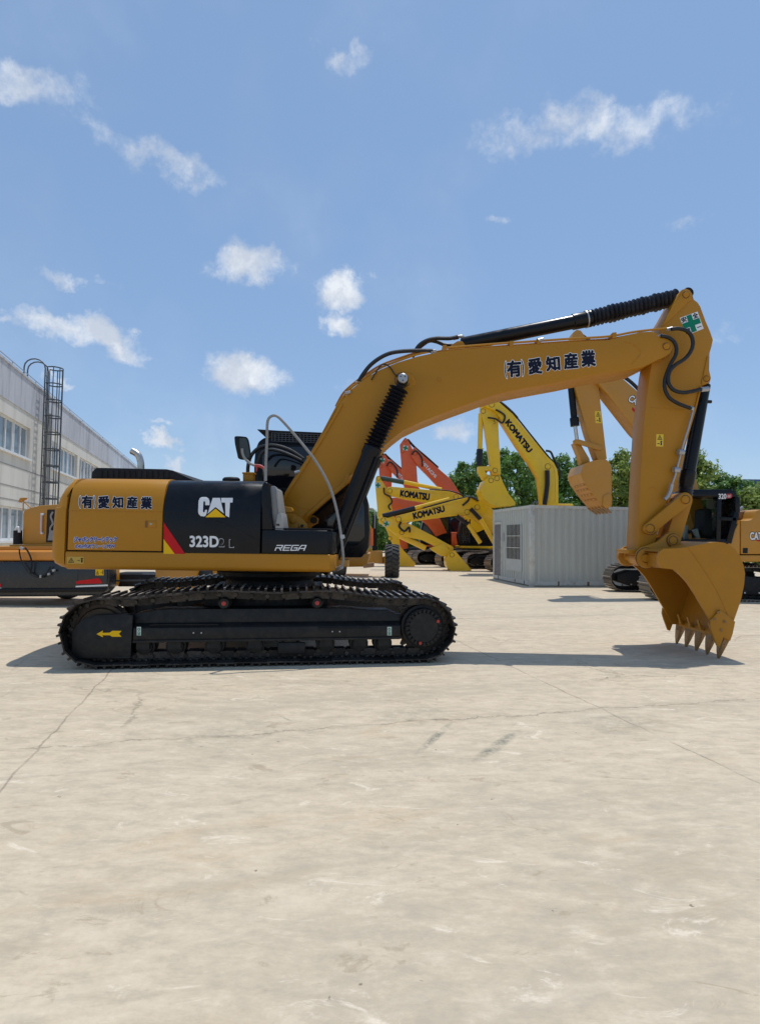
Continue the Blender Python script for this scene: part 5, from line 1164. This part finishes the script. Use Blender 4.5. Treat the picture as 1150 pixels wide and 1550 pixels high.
obj('boom_hose', tubepx([(607, 790), (604, 797), (612, 804), (619, 798), (620, 806)], Y - .03, .05), M_rub, b)
obj('boom_hose', tubepx([(700, 765), (708, 758), (712, 752), (724, 758)], Y - .03, .05), M_rub, b)
rl2 = MB()
for x in (702, 706, 711): rl2.cyl(P(x, 786, 26.8), P(x - 1, 822, 26.8), .03, n=6)
for y in (790, 803, 815): rl2.cyl(P(701, y, 26.8), P(711, y, 26.8), .025, n=6)
obj('side_rail', rl2, M_blkm, kb)
# lemon machine with the upper boom
ka = thing('parked_excavator', 'lemon yellow excavator with the upper boom, its bucket behind the black tyre', 'excavator', (5.6, 33, 0), GRP); Y = 30.5
crawlers(ka, 4.4, 32.6, R(28), M_shoe_worn, n=40); house(ka, 5.4, 0, 33.2, M_kyel)
b = obj('boom', MB().poly([(584, 743), (586, 737.5), (592, 736.5), (650, 741.5), (681, 744), (699, 751), (716, 768), (735, 800), (722, 806), (705, 785), (690, 769), (672, 763), (647, 761), (615, 756), (590, 750)], Y, .6), M_kyel, ka, bevel=.02)
lettering('lettering', 'KOMATSU', (606.5, 742), (650, 747.5), (605.5, 751.5), Y, M_navy, b, offset=.06, eps=.01)
s = obj('stick', MB().poly([(567.5, 732), (569, 722), (572, 719.5), (575, 721), (578, 728), (584, 737), (592, 750), (592, 764), (596, 780), (604, 812), (606, 830), (598, 834), (590, 815), (580, 790), (571.5, 782), (570.5, 765)], Y + .15, .36), M_kyel, ka, bevel=.02); cross(s, 572, 734.5, 4, Y + .15)
ac_ = obj('arm_cylinder', tubepx([(611, 729.5), (640, 735.5), (668, 741)], Y + .3, .11), M_kyel, ka); obj('bellows', tubepx([(576, 723.5), (611, 730)], Y + .3, .13), pm('dark_green_sleeve', (.02, .05, .04), .5), ac_)
bq = MB()
for yy in (0, 1.1): bq.poly([(603, 826), (606, 828), (629, 853), (626, 858), (606, 859), (598, 850), (598, 838)], Y + yy, .04)
bq.prism([P(x, y, Y) + Vector((0, .02, 0)) for x, y in ((603, 826), (598, 838), (598, 850), (606, 859), (626, 858), (629, 853), (622, 854), (607, 855), (602, 848), (602, 838), (606, 828))], (0, 1.08, 0))
obj('bucket', bq, M_kyel, ka)
obj('stick_hose', tubepx([(581, 738), (582, 747), (590, 752), (593, 760), (588, 766), (591, 772)], Y - .03, .045), M_rub, s)
# lemon machine behind the container
kc = thing('parked_excavator', 'lemon yellow excavator with raised boom standing behind the container', 'excavator', (8.4, 25.9, 0), GRP); Y = 24.6
crawlers(kc, 8.6, 25.6, R(10), M_shoe_worn, n=40)
obj('house', MB().box(7.2, 11.0, 24.4, 26.9, 1.1, 2.2).poly([(821, 762), (868, 762.5), (868, 770), (821, 770)], 25.2, 1.0), M_kyel, kc, bevel=.05)
b = obj('boom', MB().poly([(729, 612), (732, 607), (740, 604.5), (753, 606.5), (776, 626.5), (803, 660), (828, 690.5), (838, 700), (843, 710), (845, 722), (845, 770), (821, 770), (818, 740), (815, 722), (806, 706), (784, 675), (762, 641), (750, 622)], Y, .6), M_kyel, kc, bevel=.02)
lettering('lettering', 'KOMATSU', (770.5, 634.5), (805.5, 680), (764.5, 640), Y, M_navy, b, offset=.06, eps=.01)
s = obj('stick', MB().poly([(727, 620), (728, 611), (734, 606), (747, 608), (753, 618), (754, 640), (756, 680), (758, 718), (744, 719), (740, 690), (734, 650)], Y + .15, .36), M_kyel, kc, bevel=.02)
bc_ = obj('bucket_cylinder', tubepx([(727.5, 626), (726, 681)], Y + .3, .11), M_kyel, kc); obj('bellows', tubepx([(726, 680), (725.4, 705)], Y + .3, .14), M_rib, bc_)
obj('bucket_link', MB().poly([(723.5, 706), (745, 705), (745, 712), (733, 712), (741, 722), (738, 728), (731, 726), (724, 713)], Y + .1, .42), M_kyel, kc, bevel=.02)
bq = MB(); bp_ = [(733, 727), (741, 721), (757, 720), (762, 732), (770, 748), (780, 761), (779, 765), (766, 766), (752, 767), (740, 762), (730, 753), (727, 742)]
for yy in (0, 1.1): bq.poly(bp_, Y - .1 + yy, .04)
bq.prism([P(x, y, Y - .1) + Vector((0, .02, 0)) for x, y in [bp_[0]] + bp_[:4:-1] + [(770, 762), (752, 763), (742, 758), (734, 750), (731, 741), (736, 730)]], (0, 1.08, 0))
obj('bucket', bq, M_kyel, kc)
obj('boom_hose', tubepx([(757, 609), (764, 614), (775, 624), (783, 633)], Y + .2, .06), M_rub, b)
obj('boom_hose', tubepx([(738, 632), (750, 634), (760, 640), (764, 630), (758, 624), (750, 620)], Y - .04, .04), M_rub, b)
obj('boom_cylinder', tubepx([(828, 712), (828, 735), (824, 764)], Y - .12, .10), M_rib, kc)
obj('boom_hose', tubepx([(826, 682), (833, 684), (837, 692), (841, 700), (847, 712), (848, 724)], Y + .1, .05), M_rub, b)
# pins, dark rings, pipes and plate edges on the lemon machines
def pins(par, pts, Y, r=.11):
    for x, y in pts:
        p = P(x, y, Y); o_ = obj('joint_pin', MB().lathe(p - Vector((0, .03, 0)), p + Vector((0, .02, 0)), [(0, r * .6), (.2, r * .8), (.3, r), (1, r)], 16), [m for m in par.data.materials][0], par)
        seam(par, x, y, r + .004, Y - .006, .02)
def part(root, nm): return [o for o in root.children if o.name.split('.')[0] == nm][0]
pins(part(kb, 'boom'), [(603, 786), (722, 768), (707, 775)], 27.0); pins(part(kb, 'stick'), [(580, 787), (608, 806), (676, 832)], 27.15, .09)
pins(part(ka, 'boom'), [(590, 743), (690, 752)], 30.5); pins(part(ka, 'stick'), [(573, 724), (590, 815)], 30.65, .09)
pins(part(kc, 'boom'), [(744, 612), (829, 706)], 24.6); pins(part(kc, 'stick'), [(731, 622), (749, 712)], 24.75, .09)
pins(part(kc, 'bucket'), [(743, 727), (752, 724)], 24.5, .09); pins(part(kb, 'bucket'), [(684, 840)], 26.9, .09)
for root, pts, Y_ in ((kb, [(640, 769), (690, 755.5), (716, 752.5), (738, 763), (752, 775)], 27.1), (ka, [(650, 740.5), (680, 743), (700, 750), (716, 766)], 30.6), (kc, [(756, 608), (776, 625), (803, 658), (828, 689), (840, 702)], 24.7)):
    obj('boom_pipe', tubepx(pts, Y_, .035, 6), M_blkm, part(root, 'boom'))
for root, ps, Y_ in ((kb, [(640, 773.5), (706, 757), (722, 761)], 27.0), (kb, [(607, 789.5), (640, 784.5), (693, 777.5), (708, 777.5)], 27.0), (ka, [(600, 740), (650, 744.5), (690, 750)], 30.5), (ka, [(600, 750), (647, 758), (672, 760.5)], 30.5), (kc, [(776, 630), (803, 664), (826, 693), (839, 712), (840, 760)], 24.6)):
    obj('weld_seam', tubepx(ps, Y_, .018, 5), M_kyel, part(root, 'boom'))
warn(part(kc, 'stick'), (745.5, 634), (750, 634), (745.5, 643), lambda e: flat(24.75, .01 + e), False)
# the orange-red machines
for (lab, Y, bm_, stk, cr_, tx, hx) in (
    ('taller orange-red excavator with the highest raised elbow', 36.0,
     [(622, 690), (624, 680), (627, 676.5), (643, 691.5), (681.6, 724.6), (697, 748), (716, 785), (735, 820), (720, 822), (700, 790), (684, 760), (664, 737), (645, 717), (630, 702)],
     [(605, 673), (609, 667), (613.7, 662), (618, 667), (623, 677), (628, 690), (630, 700), (632, 732), (632, 780), (622, 780), (612, 740), (608, 713), (607, 696)], (613.5, 678), ((641, 698), (660.5, 719.5), (638.5, 702)), 8.2),
    ('orange-red excavator half hidden left of its taller twin', 39.0,
     [(585, 704), (586, 697), (591, 695.5), (618, 720.5), (640, 745), (660, 780), (680, 820), (668, 822), (648, 785), (630, 757), (605, 727), (593, 714)],
     [(572.5, 696), (576, 689), (579, 684), (584, 690), (590, 698), (593, 712), (592, 780), (583, 780), (575, 740), (573.5, 710)], (578.5, 697), ((602, 713.5), (618, 731), (599.5, 717)), 6.0)):
    hxo = thing('parked_excavator', lab, 'excavator', (hx, Y, 0), GRP)
    crawlers(hxo, hx - 2.4, Y + .8, R(28), M_shoe_worn, n=36); house(hxo, hx - .5, 0, Y + 1.2, M_hor)
    b = obj('boom', MB().poly(bm_, Y, .6), M_hor, hxo, bevel=.02); s = obj('stick', MB().poly(stk, Y + .12, .4), M_hor, hxo, bevel=.02)
    cross(s, cr_[0], cr_[1], 3.8, Y + .12, .2)
    pins(b, [(bm_[1][0] + 4, bm_[1][1] + 6)], Y, .12); pins(s, [(stk[2][0], stk[2][1] + 4), (stk[0][0] + 4, stk[0][1] + 10)], Y + .12, .10)
    obj('weld_seam', tubepx([(bm_[3][0], bm_[3][1] + 3), (bm_[4][0] - 2, bm_[4][1] + 3), (bm_[5][0] - 4, bm_[5][1])], Y, .02, 5), M_hor, b)
    lettering('lettering', 'HITACHI', *tx, Y, M_white, b, offset=.03, eps=.012)
    obj('arm_cylinder', tubepx([(stk[2][0] + 3, stk[2][1] + 3), (bm_[2][0] + 1, bm_[2][1] + 1), (bm_[3][0] + 1, bm_[3][1] - .5), (bm_[3][0] + 20, bm_[3][1] + 16.5)], Y + .25, .075), M_blkm, hxo)
    obj('boom_hose', tubepx([(bm_[1][0] - 1, bm_[1][1] + 8), (bm_[1][0] + 5, bm_[1][1] + 2), (bm_[1][0] + 14, bm_[1][1] + 13), (bm_[1][0] + 15, bm_[1][1] + 26)], Y - .05, .05), M_rub, b)
h3 = thing('parked_excavator', 'orange-red excavator mostly hidden under the upper lemon boom', 'excavator', (2.6, 34.5, 0), GRP); Y = 34.0
b = obj('boom', MB().poly([(588, 760), (592, 753), (606, 754), (640, 760), (662, 778), (676, 806), (660, 812), (648, 796), (634, 784), (606, 778), (592, 773)], Y, .6), M_hor, h3, bevel=.02)
obj('stick', MB().poly([(586, 755), (594, 757), (606, 775), (612, 800), (618, 830), (606, 832), (596, 800)], Y + .15, .36), M_hor, h3, bevel=.02)
crawlers(h3, 2.9, 35.2, R(30), M_shoe_worn, n=36); house(h3, 3.4, 0, 35.8, M_hor)

# ---- wheeled machine peeping out behind the cab
wm_ = thing('wheeled_loader', 'wheeled machine behind the excavator cab, one black lugged tyre showing', 'loader', (.4, 22.4, 0)); Y = 22.0
tc_ = P(593.2, 849, Y); tr_ = .625; wdt = .27
ty = MB().lathe(tc_ - Vector((wdt, 0, 0)), tc_ + Vector((wdt, 0, 0)), [(0, .33), (.03, .50), (.12, .575), (.25, .60), (.75, .60), (.88, .575), (.97, .50), (1, .33)], 40)
tyo = obj('tyre', ty, M_tyre, wm_)
lg = MB()
for i in range(22):
    a = 2 * math.pi * i / 22
    for sgn in (-1, 1):
        a2 = a + (.14 if sgn > 0 else 0); da = .17
        for t0, t1 in ((.015, .14), (.14, .27)):
            q = []
            for u in (t0, t1):
                for aa in (a2 + da * u / .27, a2 + da * u / .27 + .15):
                    for r in (.575, .64 - (u > .2) * .03): q.append(tc_ + Vector((sgn * u, math.cos(aa) * r, math.sin(aa) * r)))
            lg.add(q, [(0, 1, 3, 2), (4, 6, 7, 5), (0, 4, 5, 1), (2, 3, 7, 6), (0, 2, 6, 4), (1, 5, 7, 3)])
obj('tread_lugs', lg, M_tyre, tyo, smooth=False)
obj('tyre', MB().lathe(tc_ - Vector((wdt + 2.0, 0, 0)), tc_ - Vector((2.0 - wdt, 0, 0)), [(0, .33), (.03, .50), (.12, .575), (.25, .61), (.75, .61), (.88, .575), (.97, .50), (1, .33)], 32), M_tyre, wm_)
obj('wheel_hub', MB().lathe(tc_ - Vector((wdt + .02, 0, 0)), tc_ + Vector((wdt + .02, 0, 0)), [(0, .15), (.1, .3), (.9, .3), (1, .15)], 24), M_kyel, wm_)
obj('axle', MB().box(-1.5, .22, 21.9, 22.3, .52, .78).box(-.6, -.2, 22.0, 22.6, .45, .95), M_yel_far, wm_, bevel=.03)
obj('mast_post', MB().poly([(563.5, 780), (570, 780), (570.5, 838), (563.5, 838)], 21.9, .15), M_blkm, wm_, bevel=.01)
obj('body', MB().poly([(500, 790), (556, 786), (562, 800), (562, 845), (500, 845)], 21.95, 2.0), M_kyel, wm_, bevel=.04)
obj('front_plate', MB().poly([(553, 833), (579, 834), (579, 853), (553, 850)], 21.8, .2), M_yel_far, wm_, bevel=.02)
gr_ = MB().tube([P(x, y, 21.9) for x, y in ((556, 760), (558, 790), (562, 830))], .03, 6).tube([P(x, y, 21.9) for x, y in ((552, 770), (566, 772), (567, 800))], .025, 6)
obj('guard_rail', gr_, M_grey, wm_)
ws = MB()
for i in range(5): ws.poly([(554 + i * 2.4, 800), (555.4 + i * 2.4, 800), (555.4 + i * 2.4, 826), (554 + i * 2.4, 826)], 21.7, .05)
obj('warning_slats', ws, M_hor, wm_, smooth=False)
wp = obj('wood_block', MB().poly([(549, 853.5), (566, 852), (566, 858.5), (550, 860)], 20.5, .5), pm('weathered_wood', (.22, .13, .07), .8, var=.3, scale=9), None, bevel=.01); tag(wp, 'short brown timber block on the ground left of the tyre', 'timber')

# ---- trees
def leafmat(name, c1, c2):
    ma = bpy.data.materials.new(name); ma.use_nodes = True; nt = ma.node_tree; N = nt.nodes; L = nt.links
    for n in list(N): N.remove(n)
    out = N.new('ShaderNodeOutputMaterial'); geo = N.new('ShaderNodeNewGeometry')
    no = N.new('ShaderNodeTexNoise'); no.inputs['Scale'].default_value = 1.1; no.inputs['Detail'].default_value = 6; L.new(geo.outputs['Position'], no.inputs['Vector'])
    ad = N.new('ShaderNodeMath'); ad.operation = 'MULTIPLY_ADD'; ad.inputs[1].default_value = .45; L.new(geo.outputs['Random Per Island'], ad.inputs[0]); L.new(no.outputs['Fac'], ad.inputs[2])
    rp = N.new('ShaderNodeValToRGB'); rp.color_ramp.elements[0].position = .45; rp.color_ramp.elements[1].position = .95; rp.color_ramp.elements[0].color = (*c1, 1); rp.color_ramp.elements[1].color = (*c2, 1); L.new(ad.outputs[0], rp.inputs[0])
    d = N.new('ShaderNodeBsdfPrincipled'); d.inputs['Roughness'].default_value = .45; L.new(rp.outputs[0], d.inputs['Base Color'])
    t = N.new('ShaderNodeBsdfTranslucent'); L.new(rp.outputs[0], t.inputs['Color'])
    mx = N.new('ShaderNodeMixShader'); mx.inputs[0].default_value = .35; L.new(d.outputs[0], mx.inputs[1]); L.new(t.outputs[0], mx.inputs[2]); L.new(mx.outputs[0], out.inputs[0])
    return ma
LM_ = [leafmat('deep_leaf', (.055, .14, .022), (.23, .40, .085)), leafmat('fresh_leaf', (.12, .20, .03), (.42, .50, .12))]
M_bark = pm('bark', (.10, .075, .05), .9, var=.3, scale=6, bump=.3, bscale=20)
def tree(name, label, cx, cy, top, wid, kind, seed, group=None, bottom=.7):
    rg = random.Random(seed); t = thing(name, label, 'tree', (cx, cy, 0), group)
    tk = MB(); h = top * .62; tk.tube([Vector((cx, cy, 0)), Vector((cx + .1, cy, h * .3)), Vector((cx - .1, cy + .1, h * .7)), Vector((cx, cy, top * .86))], lambda q: .17 * (1 - q) + .03, 8, 4)
    clumps = []
    nc = 30
    for i in range(nc):
        z = bottom + (top - bottom) * (i + .5) / nc; u = (z - bottom) / (top - bottom)
        rr = wid / 2 * (1 - max(0, u - .45) ** 2 / .34) * (.85 + .15 * math.sin(u * 9 + seed))
        for j in range(2 if u < .9 else 1):
            a = rg.uniform(0, 6.283); q = rg.uniform(.25, 1.05) * max(.15, rr); cr_ = rg.uniform(.32, .85) * (1.0 if u < .8 else .75)
            clumps.append((Vector((cx + math.cos(a) * q, cy + math.sin(a) * q, min(z, top - cr_ * .7))), cr_))
    for c, r in clumps[::5]:
        tk.tube([Vector((cx, cy, max(.5, c.z - 1.2))), Vector((cx, cy, c.z - .5)).lerp(c, .5), c], lambda q: .06 * (1 - q) + .012, 5, 3)
    obj('trunk', tk, M_bark, t)
    vs = []; fs = []
    for c, r in clumps:
        for k in range(int(150 * r / .6)):
            d = Vector((rg.gauss(0, 1), rg.gauss(0, 1), rg.gauss(0, .8))).normalized(); p = c + d * r * (rg.random() ** .45) * rg.uniform(.85, 1.18)
            if p.z < .2: continue
            n = (d * .8 + Vector((rg.gauss(0, .5), rg.gauss(0, .5), rg.gauss(.35, .5)))).normalized(); a = n.orthogonal().normalized(); ang = rg.uniform(0, 6.28)
            b_ = n.cross(a); e1 = a * math.cos(ang) + b_ * math.sin(ang); e2 = n.cross(e1); s_ = rg.uniform(.07, .14)
            o = len(vs); vs += [p - e1 * s_ * 1.5, p + e2 * s_ * .62 + n * s_ * .1, p + e1 * s_ * 1.5, p - e2 * s_ * .62 + n * s_ * .1]; fs.append((o, o + 1, o + 2, o + 3))
    mb = MB(); mb.v = vs; mb.f = fs
    obj('crown', mb, LM_[kind], t, smooth=False, fixn=False)
TG = 'trees behind the yard'
specs = [(700, 700, 66, 44, 0, 'dark green tree left of the raised lemon stick'), (730, 682, 70, 47, 0, 'tall dark tree directly behind the raised lemon stick'), (672, 735, 60, 50, 0, 'low dark tree behind the orange-red booms'),
         (783, 684, 84, 43, 0, 'bushy green tree between the raised lemon stick and its boom'), (762, 678, 70, 50, 0, 'dark tree top showing above the lemon bucket'), (848, 688, 60, 47, 0, 'green tree right of the raised lemon boom'),
         (880, 690, 60, 49, 0, 'dark tree behind the hanging ochre bucket'), (815, 700, 60, 50, 0, 'green tree behind the bend of the raised lemon boom'), (940, 682, 62, 42, 1, 'pale yellow-green tree left of the big excavator stick'), (985, 690, 70, 44, 1, 'yellow-green tree behind the big excavator stick'),
         (1052, 680, 74, 41, 1, 'tall yellow-green tree right of the big bucket cylinder'), (1088, 716, 60, 43, 0, 'lower green tree above the black cab roof'), (1142, 738, 70, 34, 1, 'bright bushy tree at the right edge below the blue roof'), (1112, 722, 74, 40, 0, 'dark green tree before the blue roof'), (1190, 745, 80, 36, 1, 'pale green tree beyond the right edge')]
for i, (x, y, w_, Y, k, lab) in enumerate(specs):
    tp_ = P(x, y, Y); tree('broadleaf_tree', lab, tp_.x, Y, tp_.z, w_ / FPX * Y * 1.1, k, 100 + i, TG)
# low hedge-like trees filling the far row
for i, (x, y, Y) in enumerate(((640, 770, 60), (600, 775, 62), (560, 772, 60), (690, 765, 60), (740, 760, 58), (800, 755, 58), (860, 755, 58), (910, 752, 58), (960, 750, 58), (1010, 750, 55), (1060, 745, 55))):
    tp_ = P(x, y, Y); tree('broadleaf_shrub', 'low dark shrub in the far row behind the machines', tp_.x, Y, tp_.z, 4.2, 0, 300 + i, 'low shrubs behind the machines', .3)
# ---- far blue shed
bs = thing('blue_shed', 'far flat-roofed dark blue building peeping over the trees at the right edge', 'building', (66, 92, 0)); tl = P(1126, 726.5, 88)
obj('wall', MB().box(tl.x, tl.x + 40, 88, 100, 0, tl.z - .25), pm('blue_cladding', (.03, .06, .15), .5), bs, smooth=False)
obj('roof_edge', MB().box(tl.x - .2, tl.x + 40.2, 87.8, 100.2, tl.z - .25, tl.z + .1), pm('blue_trim', (.05, .09, .20), .5), bs, smooth=False)
